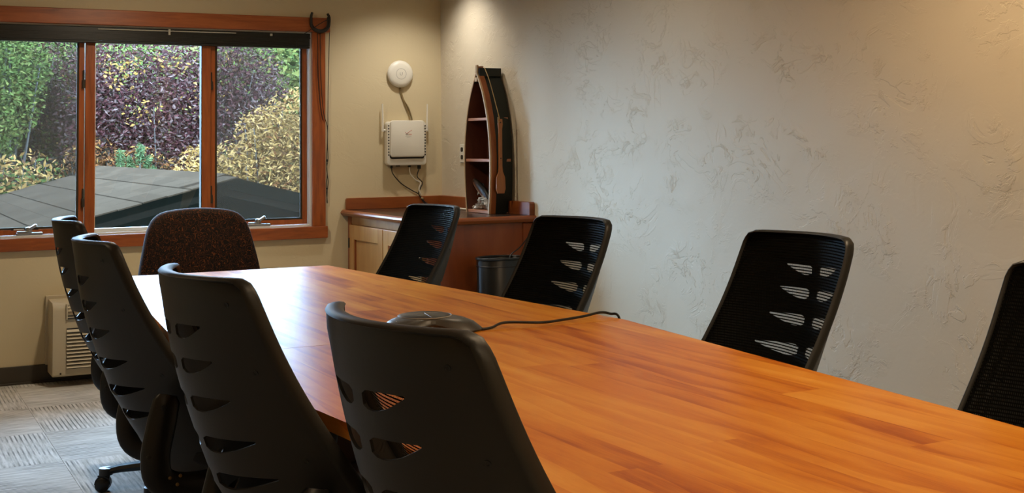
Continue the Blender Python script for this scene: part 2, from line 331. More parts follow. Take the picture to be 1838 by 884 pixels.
def disc_y(cx, cz, r, y0, y1, n=24, prof=None):
    """round thing with its axis along Y"""
    prof = prof or [(r, y0), (r, y1)]
    return loft([[(cx+q*math.cos(2*math.pi*j/n), yy, cz+q*math.sin(2*math.pi*j/n)) for j in range(n)] for q, yy in prof])
def copy_tree(o, parent=None):
    c = o.copy(); COL.objects.link(c)
    if parent: c.parent = parent
    for ch in list(o.children): copy_tree(ch, c)
    return c
def text_geo(s, size, at, h=0.0004):
    """flat lettering on a wall facing -Y; at = centre (x, y, z)"""
    cu = bpy.data.curves.new('t', 'FONT'); cu.body = s; cu.size = size; cu.align_x = 'CENTER'; cu.align_y = 'CENTER'
    to = bpy.data.objects.new('t', cu); COL.objects.link(to); dg = bpy.context.evaluated_depsgraph_get()
    me = bpy.data.meshes.new_from_object(to.evaluated_get(dg))
    V = [(at[0]+v.co.x, at[1], at[2]+v.co.y) for v in me.vertices]; Fc = [list(p.vertices) for p in me.polygons]
    bpy.data.objects.remove(to); bpy.data.curves.remove(cu); bpy.data.meshes.remove(me); return V, Fc
def struct(name, g, material, parent=None, **k):
    o = obj(name, g[0], g[1], material, parent, **k)
    if not parent: o['kind'] = 'structure'
    return o

# ================================================================== THE ROOM
XL, YB = -4.9, -10.2
floor = struct('floor', box(XL, 0, YB, 0, -.12, -.008), M['baseboard'])
TS = 0.61
me_g = prism([(-TS/2+.0008, -TS/2+.0008), (TS/2-.0008, -TS/2+.0008), (TS/2-.0008, TS/2-.0008), (-TS/2+.0008, TS/2-.0008)], -.008, 0)
tile0 = None
ix0 = -2.6
for i in range(-4, 5):
    for j in range(0, 17):
        cx = ix0+TS*(i+.5); cy = -.11-TS*(j-.5)
        xa, xb = max(cx-TS/2, XL), min(cx+TS/2, 0); ya, yb = cy-TS/2, min(cy+TS/2, 0)
        if xb-xa < .02: continue
        if yb-ya < TS-.01 or xb-xa < TS-.01:
            v, f = prism([(xa-cx+.0008, ya-cy), (xb-cx-.0008, ya-cy), (xb-cx-.0008, yb-cy), (xa-cx+.0008, yb-cy)], -.008, 0)
            t_ = obj('carpet_tile', v, f, M['carpet'], floor, off=(0, 0, 0)); rot = 0
        else:
            if tile0 is None: tile0 = obj('carpet_tile', me_g[0], me_g[1], M['carpet'], floor, off=(0, 0, 0)); t_ = tile0
            else: t_ = tile0.copy(); COL.objects.link(t_)
            rot = R(90) if (i+j) % 2 else 0
        t_.location = (cx, cy, 0); t_.rotation_euler = (0, 0, rot)
struct('ceiling', box(XL-.15, .15, YB-.15, .15, CEIL, CEIL+.12), M['ceiling'])
struct('wall_right', box(0, .15, YB, 0, -.12, CEIL), M['plaster_r'])
struct('wall_left', box(XL-.15, XL, YB, 0, -.12, CEIL), M['plaster_w'])
struct('wall_back', box(XL-.15, .15, YB-.15, YB, -.12, CEIL), M['plaster_w'])
WX0, WX1, WZ0, WZ1 = -2.905, -.872, .800, 2.015
wl = join(box(XL-.15, WX0, 0, .15, -.12, CEIL), box(WX1, .15, 0, .15, -.12, CEIL), box(WX0, WX1, 0, .15, -.12, WZ0), box(WX0, WX1, 0, .15, WZ1, CEIL))
struct('wall_window', wl, M['plaster_w'])
struct('baseboard_window', join(box(XL, -.64, -.012, 0, 0, .1, .003), box(XL, -.64, -.02, 0, 0, .012, .003)), M['baseboard'])
struct('baseboard_right', box(-.012, 0, YB, -1.3, 0, .1, .003), M['baseboard'])

# ------------------------------------------------------------------ window
win = empty('window_1', (-1.888, 0, .80)); tag(win, kind='structure')
def wp(name, g, m_, par=None, **k): return obj(name, g[0], g[1], m_, par or win, off=win.location, **k)
wp('casing_board', box(-3.01, -.768, -.032, 0, 2.008, 2.098, .004), M['trim_h'])
wp('casing_board', box(-3.00, -.785, -.030, 0, .733, .806, .004), M['trim_h'])
wp('casing_board', box(-.882, -.797, -.022, 0, .806, 2.008, .003), M['trim_v'])
wp('casing_board', box(-2.99, -2.905, -.022, 0, .806, 2.008, .003), M['trim_v'])
# white vinyl reveal
wp('frame', join(box(WX0, WX1, .0, .066, .800, .818, .002), box(WX0, WX1, .0, .066, 2.0, WZ1), box(-.895, WX1, .0, .066, .815, 2.0, .002), box(WX0, WX0+.023, .0, .066, .815, 2.0, .002)), M['white_vinyl'])
wp('mullion', join(box(-2.224, -2.170, .02, .064, .818, 2.0, .003)), M['trim_v'])
wp('mullion', join(box(-1.556, -1.502, .02, .064, .818, 2.0, .003)), M['trim_v'])
wp('glazing_stop', box(-2.170, -2.164, .04, .05, .818, 2.0), M['boat_edge']); wp('glazing_stop', box(-2.17, -1.556, .03, .062, .818, .84, .002), M['white_vinyl']); wp('gasket', box(-1.5595, -1.556, .021, .064, .84, 2.0), M['bronze'])
def sash(x0, x1):
    z0, z1, w = .819, 1.995, .030
    s = wp('sash', join(box(x0, x1, .045, .064, z0, z0+w, .002), box(x0, x1, .045, .064, z1-w, z1, .002), box(x0, x0+w, .045, .064, z0+w, z1-w, .002), box(x1-w, x1, .045, .064, z0+w, z1-w, .002)), M['trim_v'])
    gw = .012; a, b_, c, d = x0+w, x1-w, z0+w, z1-w
    wp('gasket', join(box(a, b_, .049, .0615, c, c+gw), box(a, b_, .049, .0615, d-gw, d), box(a, a+gw, .049, .0615, c+gw, d-gw), box(b_-gw, b_, .049, .0615, c+gw, d-gw)), M['bronze'], s)
    wp('pane', box(a+.004, b_-.004, .058, .061, c+.004, d-.004), M['glass'], s)
    wp('insect_screen', box(a+.004, b_-.004, .052, .0524, c+.004, d-.004), M['screen'], s)
    return s
sL = sash(-2.882, -2.226); sR = sash(-1.500, -.896)
wp('pane', box(-2.169, -1.557, .050, .054, .838, 1.999), M['glass'])
for zz in (1.70, 1.02):
    wp('hinge_latch', join(box(-2.236, -2.228, .028, .046, zz-.05, zz+.05, .002), box(-2.24, -2.226, .022, .05, zz-.055, zz-.005, .003)), M['bronze'], sL)
    wp('hinge_latch', join(box(-1.500, -1.492, .028, .046, zz-.05, zz+.05, .002), box(-1.502, -1.488, .022, .05, zz-.055, zz-.005, .003)), M['bronze'], sR)
def crank(cx, s):
    h = join(box(cx-.065, cx+.075, .002, .045, .818, .834, .004), box(cx-.062, cx+.0, .0, .02, .834, .843, .003),
             tf(lathe([(.0, 0), (.018, 0), (.02, .01), (.015, .03), (0, .034)], 16), Matrix.Translation((cx, .016, .832))),
             tf(box(-.012, .034, -.012, .012, -.008, .008, .005), Matrix.Translation((cx+.012, .004, .858)) @ Matrix.Rotation(R(-32), 4, 'Y')))
    wp('crank_handle', h, M['steel'], s, smooth=True)
crank(-2.525, sL); crank(-1.215, sR)
wp('maker_sticker', box(-2.615, -2.47, .0445, .045, .846, .8545), M['black'], sL)
wp('maker_sticker', box(-2.60, -2.545, .0440, .0445, .847, .8535), M['white_pl'], sL)

# blind stacked at the head of the window
bl = empty('window_blind', (-1.888, .02, 1.905)); tag(bl, 'black window blind drawn up tight under the wooden header', 'blind')
def bp(n, g, m_, par=bl, **k): return obj(n, g[0], g[1], m_, par, off=bl.location, **k)
bp('headrail', join(box(-2.88, -.892, -.012, .035, 1.968, 1.998, .003), box(-2.88, -.892, -.016, -.011, 1.966, 1.972)), M['blind'])
for i in range(8):
    z = 1.921+i*.0058
    bp('slat', prism([(-.014+.0, z), (.012, z+.003), (.036, z), (.036, z+.0054), (.012, z+.0082), (-.014, z+.0054)], -2.875, -.896, 'x'), M['blind'])
bp('bottom_rail', box(-2.875, -.896, -.014, .036, 1.906, 1.920, .003), M['blind'])
bp('wand', tube([(-2.165, -.018, 1.985), (-1.36, -.018, 1.9865)], .0035, 8), M['clear'], smooth=True)
bp('wand_clip', box(-1.765, -1.752, -.026, -.012, 1.962, 1.998, .002), M['clear']); bp('wand_clip', box(-1.15, -1.135, -.024, -.012, 1.975, 1.99, .002), M['clear'])
for x in (-2.82, -1.62, -.98): bp('ladder_tape', box(x-.004, x+.004, -.017, .037, 1.904, 1.968), M['blind'])

# horseshoe on the corner of the casing, with the pull cord hung round it
hs = empty('horseshoe', (-.838, -.036, 2.01)); tag(hs, 'dark iron horseshoe hung prongs up on the window header corner', 'horseshoe')
pts = []
for i in range(25):
    a = R(-215+250*i/24) ; pts.append((-.838+.058*math.cos(a), -.042, 2.068+.058*math.sin(a)*1.0))
pts = [(-.838-.052, -.046, 2.128), (-.838-.059, -.045, 2.10)] + [(-.838+.060*math.cos(R(a)), -.042, 2.070+.058*math.sin(R(a))) for a in range(-170, -5, 11)] + [(-.838+.059, -.045, 2.10), (-.838+.046, -.046, 2.124)]
pp = catmull(pts, 3); rad = [.0078+.0050*math.sin(math.pi*i/(len(pp)-1)) for i in range(len(pp))]
obj('shoe', *tube(pp, rad, 8, sx=.9, up=(0, 1, 0)), M['iron'], hs, smooth=True, off=hs.location)
obj('hanging_nail', *tube([(-.805, -.03, 2.018), (-.80, -.066, 2.05), (-.798, -.068, 2.10)], .004, 6), M['iron'], hs, off=hs.location)
cdb = empty('blind_cord', (-.784, -.03, .94)); tag(cdb, 'thin black blind cord looped over the horseshoe and hanging down beside the window', 'cord')
def cp(n, pts, r=.0022): return obj(n, *tube(catmull(pts, 5), r, 6), M['cordblk'], cdb, smooth=True, off=cdb.location)
cp('strand', [(-.936, -.028, 1.995), (-.90, -.050, 2.02), (-.84, -.062, 2.06), (-.79, -.055, 2.085), (-.772, -.036, 2.075), (-.772, -.026, 2.0), (-.778, -.02, 1.7), (-.783, -.02, 1.36), (-.790, -.018, 1.22), (-.786, -.018, 1.12), (-.793, -.018, 1.05), (-.784, -.018, .945)])
cp('strand', [(-.835, -.036, 2.01), (-.833, -.03, 1.9), (-.832, -.03, 1.75), (-.815, -.03, 1.52), (-.787, -.024, 1.42), (-.784, -.022, 1.3), (-.781, -.02, 1.22), (-.790, -.02, 1.16), (-.780, -.02, 1.08), (-.786, -.02, 1.03), (-.789, -.02, .95)])
cp('strand', [(-.853, -.036, 2.01), (-.851, -.03, 1.8), (-.840, -.03, 1.6), (-.818, -.03, 1.46)])
obj('knot', *lathe([(0, 0), (.005, .003), (.006, .01), (.004, .018), (0, .02)], 8, (-.788, -.019, 1.20)), M['cordblk'], cdb, smooth=True, off=cdb.location)
obj('knot', *lathe([(0, 0), (.004, .003), (.005, .008), (0, .014)], 8, (-.786, -.019, 1.03)), M['cordblk'], cdb, smooth=True, off=cdb.location)

# ================================================================== OUTSIDE
struct('ground_outside', box(-30, 40, .6, 60, -3.2, -2.6), M['grass'])
hv = []; hf = []
nx, ny = 24, 12
for j in range(ny+1):
    for i in range(nx+1):
        x = -14+44*i/nx; y = 12+20*j/ny; t_ = j/ny
        hv.append((x, y, -2.6+7.5*(t_**.8)+.2*math.sin(x*.9+y)*t_))
for j in range(ny):
    for i in range(nx):
        a = j*(nx+1)+i; hf.append([a, a+1, a+nx+2, a+nx+1])
struct('hillside', (hv, hf), M['grass'], smooth=True)

# neighbouring porch roof
RX, RY0, RY1, RZ, RS = -1.05, 1.5, 6.85, 1.08, .25
roof = empty('porch_roof', (RX, RY0, -2.6)); tag(roof, 'low gabled porch roof with grey shingles and a dark gable end', 'roof')
LX, RXX = RX-2.6, RX+2.2
rf = 2.6*RS; rg = 2.2*RS
def rp_(n, g, m_, par=roof): return obj(n, g[0], g[1], m_, par, off=roof.location)
rp_('roof_deck', ([(RX, RY0-.06, RZ), (LX, RY0-.06, RZ-rf), (LX, RY1, RZ-rf), (RX, RY1, RZ), (RXX, RY1, RZ-rg), (RXX, RY0-.06, RZ-rg),
     (RX, RY0-.06, RZ-.04), (LX, RY0-.06, RZ-rf-.04), (LX, RY1, RZ-rf-.04), (RX, RY1, RZ-.04), (RXX, RY1, RZ-rg-.04), (RXX, RY0-.06, RZ-rg-.04)],
     [[0, 1, 2, 3], [0, 3, 4, 5], [6, 9, 8, 7], [6, 11, 10, 9], [0, 6, 7, 1], [0, 5, 11, 6], [1, 7, 8, 2], [5, 4, 10, 11], [2, 8, 9, 3], [3, 9, 10, 4]]), M['fascia'])
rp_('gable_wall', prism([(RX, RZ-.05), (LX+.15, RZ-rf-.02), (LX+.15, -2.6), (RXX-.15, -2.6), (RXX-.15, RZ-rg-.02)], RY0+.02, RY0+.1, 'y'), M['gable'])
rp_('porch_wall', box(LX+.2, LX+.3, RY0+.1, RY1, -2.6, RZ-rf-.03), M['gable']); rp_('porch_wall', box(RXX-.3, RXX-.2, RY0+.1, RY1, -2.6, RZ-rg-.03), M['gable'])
def rake(sx, run):
    a = Vector((RX, 0, RZ)); d = Vector((sx*run, 0, -run*RS))
    prs = [(a.x, a.z+.015), (a.x+d.x, a.z+d.z+.015), (a.x+d.x, a.z+d.z-.075), (a.x, a.z-.075)]
    rp_('rake_board', prism(prs, RY0-.10, RY0-.06, 'y'), M['gable'])
    prs2 = [(a.x, a.z-.075), (a.x+d.x, a.z+d.z-.075), (a.x+d.x, a.z+d.z-.125), (a.x, a.z-.125)]
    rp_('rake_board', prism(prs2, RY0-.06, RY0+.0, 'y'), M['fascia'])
rake(-1, 2.6); rake(1, 2.2)
# shingles, each a tab of its own, course by course down the left slope
cl = math.sqrt(1+RS*RS); expo = .165; tabw = .42
shp = prism([(0, 0), (.157, 0), (.157, tabw-.005), (0, tabw-.005)], 0, .009)  # tabs cut short so dark deck strips paint the shadow under each course
proto_s = obj('shingle', shp[0], shp[1], M['shingle'], roof, off=(0, 0, 0)); first = True
ncol = int((RY1-RY0+.1)/tabw)+1
for c in range(15):
    dist = .02+c*expo
    for k_ in range(ncol):
        y = RY0-.07+k_*tabw-(c % 2)*.2
        if y < RY0-.08: y = RY0-.08
        if y+tabw > RY1+.15: continue
        s = proto_s if first else proto_s.copy()
        if not first: COL.objects.link(s)
        first = False
        ang = math.atan(RS)
        s.location = (RX-dist/cl-roof.location.x, y-roof.location.y, RZ-dist*RS/cl+.012+.012*0-roof.location.z)
        s.rotation_euler = (0, R(180)-ang-R(2.2)+R(0), 0)
        s.rotation_euler = Matrix(((-1/cl*1.0, 0, -RS/cl), (0, 1, 0), (-RS/cl, 0, 1/cl))).to_euler()
        s.location.z += .004*(c % 2)
# ridge caps
cap = ([(-.13, 0, -.13*RS), (0, 0, 0.012), (.13, 0, -.13*RS), (-.13, .30, -.13*RS+.004), (0, .30, .016), (.13, .30, -.13*RS+.004)], [[0, 1, 4, 3], [1, 2, 5, 4], [0, 2, 1], [3, 4, 5], [0, 3, 5, 2]])
cap0 = obj('ridge_cap', cap[0], cap[1], M['shingle'], roof, off=(0, 0, 0))
for k_ in range(18):
    c_ = cap0 if k_ == 0 else cap0.copy()
    if k_: COL.objects.link(c_)
    c_.location = (0, -.08+k_*.3, RZ+.018-roof.location.z)

def foliage(name, parent, boxes, n, size, mats, weights, aspect=2.6, droop=.2, seed=1):
    """leaf quads scattered in ellipsoids (cx,cy,cz,rx,ry,rz,weight)"""
    g_ = np.random.default_rng(seed); W_ = np.array([b_[6] for b_ in boxes], float); W_ /= W_.sum()
    idx = g_.choice(len(boxes), n, p=W_); B = np.array([b_[:6] for b_ in boxes])[idx]
    d = g_.normal(size=(n, 3)); d /= np.linalg.norm(d, axis=1)[:, None]; rad_ = g_.random(n)**(1/2.2)
    P = B[:, :3]+B[:, 3:6]*d*rad_[:, None]
    a = g_.normal(size=(n, 3)); a[:, 2] = a[:, 2]*.7-droop; a /= np.linalg.norm(a, axis=1)[:, None]
    b_ = np.cross(a, g_.normal(size=(n, 3))); b_ /= np.linalg.norm(b_, axis=1)[:, None]
    s = size*(.65+.7*g_.random(n)); a *= (s/2)[:, None]; b_ *= (s/2/aspect)[:, None]
    V = np.stack([P-a, P+b_*1.0-a*.1, P+a, P-b_-a*.1], 1).reshape(-1, 3)
    V -= np.array(parent.location)
    me = bpy.data.meshes.new(name); me.vertices.add(4*n); me.vertices.foreach_set('co', V.ravel()); me.loops.add(4*n); me.loops.foreach_set('vertex_index', np.arange(4*n, dtype=np.int32))
    me.polygons.add(n); me.polygons.foreach_set('loop_start', np.arange(0, 4*n, 4, dtype=np.int32)); me.polygons.foreach_set('loop_total', np.full(n, 4, dtype=np.int32))
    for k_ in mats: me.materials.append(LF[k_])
    # colour drifts in patches so that neighbouring leaves agree
    w = np.cumsum(np.array(weights, float)/sum(weights))
    ph = (np.sin(P[:, 0]*3.1+seed)+np.sin(P[:, 2]*4.3+seed*2)+np.sin(P[:, 1]*2.7)+g_.normal(size=n)*1.6)
    rk = ph.argsort().argsort()/n
    mi = np.searchsorted(w, np.clip(.55*rk+.45*g_.random(n), 0, .9999)); mi = np.minimum(mi, len(mats)-1)
    me.polygons.foreach_set('material_index', mi.astype(np.int32)); me.update(calc_edges=True); me.validate()
    o = bpy.data.objects.new(name, me); COL.objects.link(o); o.parent = parent; o['kind'] = 'stuff'; return o
def stems(parent, base, tops, r0=.02):
    G = []
    for tx, ty, tz in tops:
        p0 = Vector(base)+Vector((random.uniform(-.15, .15), random.uniform(-.15, .15), 0)); p1 = Vector((tx, ty, tz)); mid = (p0+p1)/2+Vector((random.uniform(-.15, .15), 0, .1))
        q = catmull([p0, mid, p1], 4); G.append(tube(q, [r0*(1-.75*i/(len(q)-1)) for i in range(len(q))], 5))
    return obj('branches', *join(*G), M['bark'], parent, off=parent.location)
def plant(name, label, cat, base, boxes, n, size, mats, weights, group, seed, aspect=2.6, droop=.2, nst=12, r0=.02):
    e = empty(name, base); tag(e, label, cat, group)
    foliage('foliage', e, boxes, n, size, mats, weights, aspect, droop, seed)
    g_ = np.random.default_rng(seed+50); tops = []
    for _ in range(nst):
        b_ = boxes[g_.integers(len(boxes))]; d = g_.normal(size=3); d /= np.linalg.norm(d); tops.append((b_[0]+b_[3]*d[0]*.8, b_[1]+b_[4]*d[1]*.8, b_[2]+b_[5]*abs(d[2])*.8))
    stems(e, base, tops, r0); return e
GP = 'shrubs and trees beyond the porch roof'
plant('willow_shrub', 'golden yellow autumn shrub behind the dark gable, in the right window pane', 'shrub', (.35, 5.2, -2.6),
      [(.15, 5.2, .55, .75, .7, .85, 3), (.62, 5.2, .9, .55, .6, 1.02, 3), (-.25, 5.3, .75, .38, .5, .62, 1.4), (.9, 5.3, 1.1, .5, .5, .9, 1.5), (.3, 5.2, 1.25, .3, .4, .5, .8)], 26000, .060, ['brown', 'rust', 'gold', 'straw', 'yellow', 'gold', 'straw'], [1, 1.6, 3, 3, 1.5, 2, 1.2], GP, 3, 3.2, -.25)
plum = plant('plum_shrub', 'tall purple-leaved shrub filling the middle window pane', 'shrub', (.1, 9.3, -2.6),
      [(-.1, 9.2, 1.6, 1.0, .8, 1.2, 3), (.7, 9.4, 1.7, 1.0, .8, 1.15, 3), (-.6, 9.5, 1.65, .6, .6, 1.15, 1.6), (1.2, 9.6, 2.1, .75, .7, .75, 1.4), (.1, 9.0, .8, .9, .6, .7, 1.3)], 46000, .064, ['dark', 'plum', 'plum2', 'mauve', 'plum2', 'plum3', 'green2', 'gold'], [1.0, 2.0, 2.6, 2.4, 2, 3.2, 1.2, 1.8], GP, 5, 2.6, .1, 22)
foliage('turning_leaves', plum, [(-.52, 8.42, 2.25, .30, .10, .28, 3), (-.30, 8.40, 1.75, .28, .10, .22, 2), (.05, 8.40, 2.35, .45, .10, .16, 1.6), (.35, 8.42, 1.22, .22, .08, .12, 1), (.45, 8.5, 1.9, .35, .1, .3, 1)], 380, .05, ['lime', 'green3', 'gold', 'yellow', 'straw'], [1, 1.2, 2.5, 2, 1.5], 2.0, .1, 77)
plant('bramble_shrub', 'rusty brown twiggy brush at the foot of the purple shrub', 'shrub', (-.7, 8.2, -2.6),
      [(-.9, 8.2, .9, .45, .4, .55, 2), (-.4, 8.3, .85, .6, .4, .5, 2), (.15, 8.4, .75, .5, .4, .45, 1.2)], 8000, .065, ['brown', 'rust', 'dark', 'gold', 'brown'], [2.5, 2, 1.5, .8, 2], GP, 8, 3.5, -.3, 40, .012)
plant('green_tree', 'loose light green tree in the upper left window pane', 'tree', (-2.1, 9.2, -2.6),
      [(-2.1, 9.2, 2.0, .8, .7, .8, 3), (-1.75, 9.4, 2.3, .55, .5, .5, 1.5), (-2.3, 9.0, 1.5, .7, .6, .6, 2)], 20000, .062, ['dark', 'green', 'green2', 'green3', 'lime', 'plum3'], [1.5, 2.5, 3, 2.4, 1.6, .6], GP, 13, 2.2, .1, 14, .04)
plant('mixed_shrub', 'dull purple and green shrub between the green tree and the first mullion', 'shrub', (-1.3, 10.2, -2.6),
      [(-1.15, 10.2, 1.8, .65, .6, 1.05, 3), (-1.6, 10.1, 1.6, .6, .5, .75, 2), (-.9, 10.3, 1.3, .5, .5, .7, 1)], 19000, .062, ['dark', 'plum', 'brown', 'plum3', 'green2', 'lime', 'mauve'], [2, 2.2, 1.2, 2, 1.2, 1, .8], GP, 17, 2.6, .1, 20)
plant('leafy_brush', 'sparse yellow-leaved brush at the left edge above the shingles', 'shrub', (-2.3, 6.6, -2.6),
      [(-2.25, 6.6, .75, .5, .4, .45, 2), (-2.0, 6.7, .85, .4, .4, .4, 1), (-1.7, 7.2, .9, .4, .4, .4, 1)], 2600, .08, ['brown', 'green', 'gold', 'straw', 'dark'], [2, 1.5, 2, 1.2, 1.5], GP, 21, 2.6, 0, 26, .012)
plant('dark_hedge', 'dark hedge low behind the yellow-leaved brush', 'hedge', (-2.0, 8.0, -2.6),
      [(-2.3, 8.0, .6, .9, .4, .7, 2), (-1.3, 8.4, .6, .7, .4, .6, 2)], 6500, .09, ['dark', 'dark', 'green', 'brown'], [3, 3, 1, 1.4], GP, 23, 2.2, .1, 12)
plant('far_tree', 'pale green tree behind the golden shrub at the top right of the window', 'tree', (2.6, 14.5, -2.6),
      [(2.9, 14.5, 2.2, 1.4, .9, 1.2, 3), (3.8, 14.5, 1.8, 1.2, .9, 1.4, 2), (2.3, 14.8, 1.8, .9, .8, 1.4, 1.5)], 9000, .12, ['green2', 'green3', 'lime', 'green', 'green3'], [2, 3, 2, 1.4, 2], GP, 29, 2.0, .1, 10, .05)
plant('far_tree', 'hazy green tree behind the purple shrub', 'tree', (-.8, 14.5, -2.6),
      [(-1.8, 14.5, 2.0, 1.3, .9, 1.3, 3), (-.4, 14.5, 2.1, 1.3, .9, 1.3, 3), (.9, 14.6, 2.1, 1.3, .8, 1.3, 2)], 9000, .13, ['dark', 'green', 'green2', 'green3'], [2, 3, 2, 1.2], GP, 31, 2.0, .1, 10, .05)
def pine(base, h, label, seed):
    e = empty('pine_sapling', base); tag(e, label, 'sapling', 'pine saplings behind the ridge'); b_ = Vector(base); rn = random.Random(seed)
    tips = [(0, 0, 1.0, .10)] + [(.17*rn.choice((-1, 1))*rn.uniform(.5, 1.1), rn.uniform(-.08, .08), rn.uniform(.62, .88), .075) for _ in range(7)]
    bx = []; G = [tube([b_, b_+Vector((0, 0, h))], [.02, .008], 6)]
    for dx, dy, fz, r in tips:
        p = b_+Vector((dx, dy, h*fz)); G.append(tube([b_+Vector((0, 0, h*fz-.22)), p], [.01, .005], 5))
        for q in range(4): bx.append((p.x-dx*.15*q, p.y-dy*.15*q, p.z-.045*q, r*.55, r*.55, r*.75, 1))
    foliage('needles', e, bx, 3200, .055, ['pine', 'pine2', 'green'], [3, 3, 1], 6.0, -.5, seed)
    obj('branches', *join(*G), M['bark'], e, off=e.location)
pine((-.70, 7.5, .2), 1.02, 'smaller green pine sapling poking up behind the roof ridge', 41); pine((-.47, 7.55, .2), 1.10, 'larger green pine sapling with several tips behind the roof ridge', 43)

# ================================================================== CONFERENCE TABLE
TX, TY = -1.887, -4.11; HW, EW = .687, .482; YA, YE = -1.83, -6.39; TZ = .74; TT = .033
tb = empty('conference_table', (TX, TY, 0)); tag(tb, 'long orange maple conference table with tapered ends', 'table')
def clip(poly, axis, val, keep):
    out = []
    for i in range(len(poly)):
        a, b_ = poly[i], poly[(i+1) % len(poly)]; da = (a[axis]-val)*keep; db = (b_[axis]-val)*keep
        if da >= 0: out.append(a)
        if da*db < 0:
            t_ = da/(da-db); out.append((a[0]+(b_[0]-a[0])*t_, a[1]+(b_[1]-a[1])*t_))
    return out
PW = HW*2/12
for half, (y0, y1) in enumerate(((TY+.0012, YA), (TY-.0012, YE))):
    poly = [(TX-HW, y0), (TX+HW, y0), (TX+EW, y1), (TX-EW, y1)]
    if half: poly = poly[::-1]
    ins = [(TX+(p[0]-TX)*.965, TY+(p[1]-TY)*.985) for p in poly]
    top = obj('tabletop', *prism(ins, TZ-TT-.002, TZ-TT, 'z'), M['table_edge'], tb, off=tb.location)
    for s in range(12):
        xa = TX-HW+PW*s; st = clip(clip(poly, 0, xa, 1), 0, xa+PW, -1)
        # stagger a butt joint somewhere along each board
        if len(st) < 3: continue
        ys = sorted((y0, y1)); cut = ys[0]+(ys[1]-ys[0])*random.uniform(.25, .75)
        for part in (clip(st, 1, cut, 1), clip(st, 1, cut, -1)):
            if len(part) < 3: continue
            ar = abs(sum(part[i][0]*part[(i+1) % len(part)][1]-part[(i+1) % len(part)][0]*part[i][1] for i in range(len(part))))/2
            if ar < 1e-4: continue
            cx = sum(p[0] for p in part)/len(part); cy = sum(p[1] for p in part)/len(part)
            pk = obj('plank', *prism(part, TZ-TT, TZ, 'z'), M['table'], top, off=(cx, cy, TZ))
            pk.location = (cx-TX, cy-TY, TZ)
ap = []
hx = [(TX-HW+.10, TY), (TX-EW+.10, YE+.12), (TX+EW-.10, YE+.12), (TX+HW-.10, TY), (TX+EW-.10, YA-.12), (TX-EW+.10, YA-.12)]
obj('apron', *prism([(p[0], p[1]) for p in hx], TZ-TT-.055, TZ-TT-.002, 'z'), M['table_edge'], tb, off=tb.location)
for yy in (-2.75, -5.45):
    p_ = obj('pedestal', *join(box(TX-.30, TX+.30, yy-.05, yy+.05, .06, TZ-TT-.05, .006), box(TX-.05, TX+.05, yy-.28, yy+.28, .06, TZ-TT-.05, .006)), M['table_dark'], tb, off=tb.location)
    obj('foot_plate', *box(TX-.38, TX+.38, yy-.30, yy+.30, 0, .06, .01), M['table_dark'], tb, off=tb.location)

# ================================================================== MESH-BACK TASK CHAIRS
L0 = .66; LT = .75
def prof_at(sv):
    th = np.radians(np.interp(sv, [0, .1, .3, .45, .55, .66, .75], [20, 23, 32, 35, 29, 10, -6])); return th
S_ = np.linspace(0, LT, 120); TH = prof_at(S_)
_y = np.concatenate([[0], np.cumsum(np.sin((TH[1:]+TH[:-1])/2)*np.diff(S_))]); _z = np.concatenate([[0], -np.cumsum(np.cos((TH[1:]+TH[:-1])/2)*np.diff(S_))])
YREF = .295
def PY(s): return float(np.interp(s, S_, _y))-YREF
def PZ(s): return float(np.interp(s, S_, _z))
def PWd(s): return float(np.interp(s, [0, .012, .035, .1, .4, .55, .63, .69, .73, .75], [.214, .230, .238, .242, .25, .25, .238, .215, .185, .15]))
def CS(s): return float(np.interp(s, [0, .05, .5, .6, .75], [.075, .085, .205, .205, .15]))
BACK_OFF = -.22
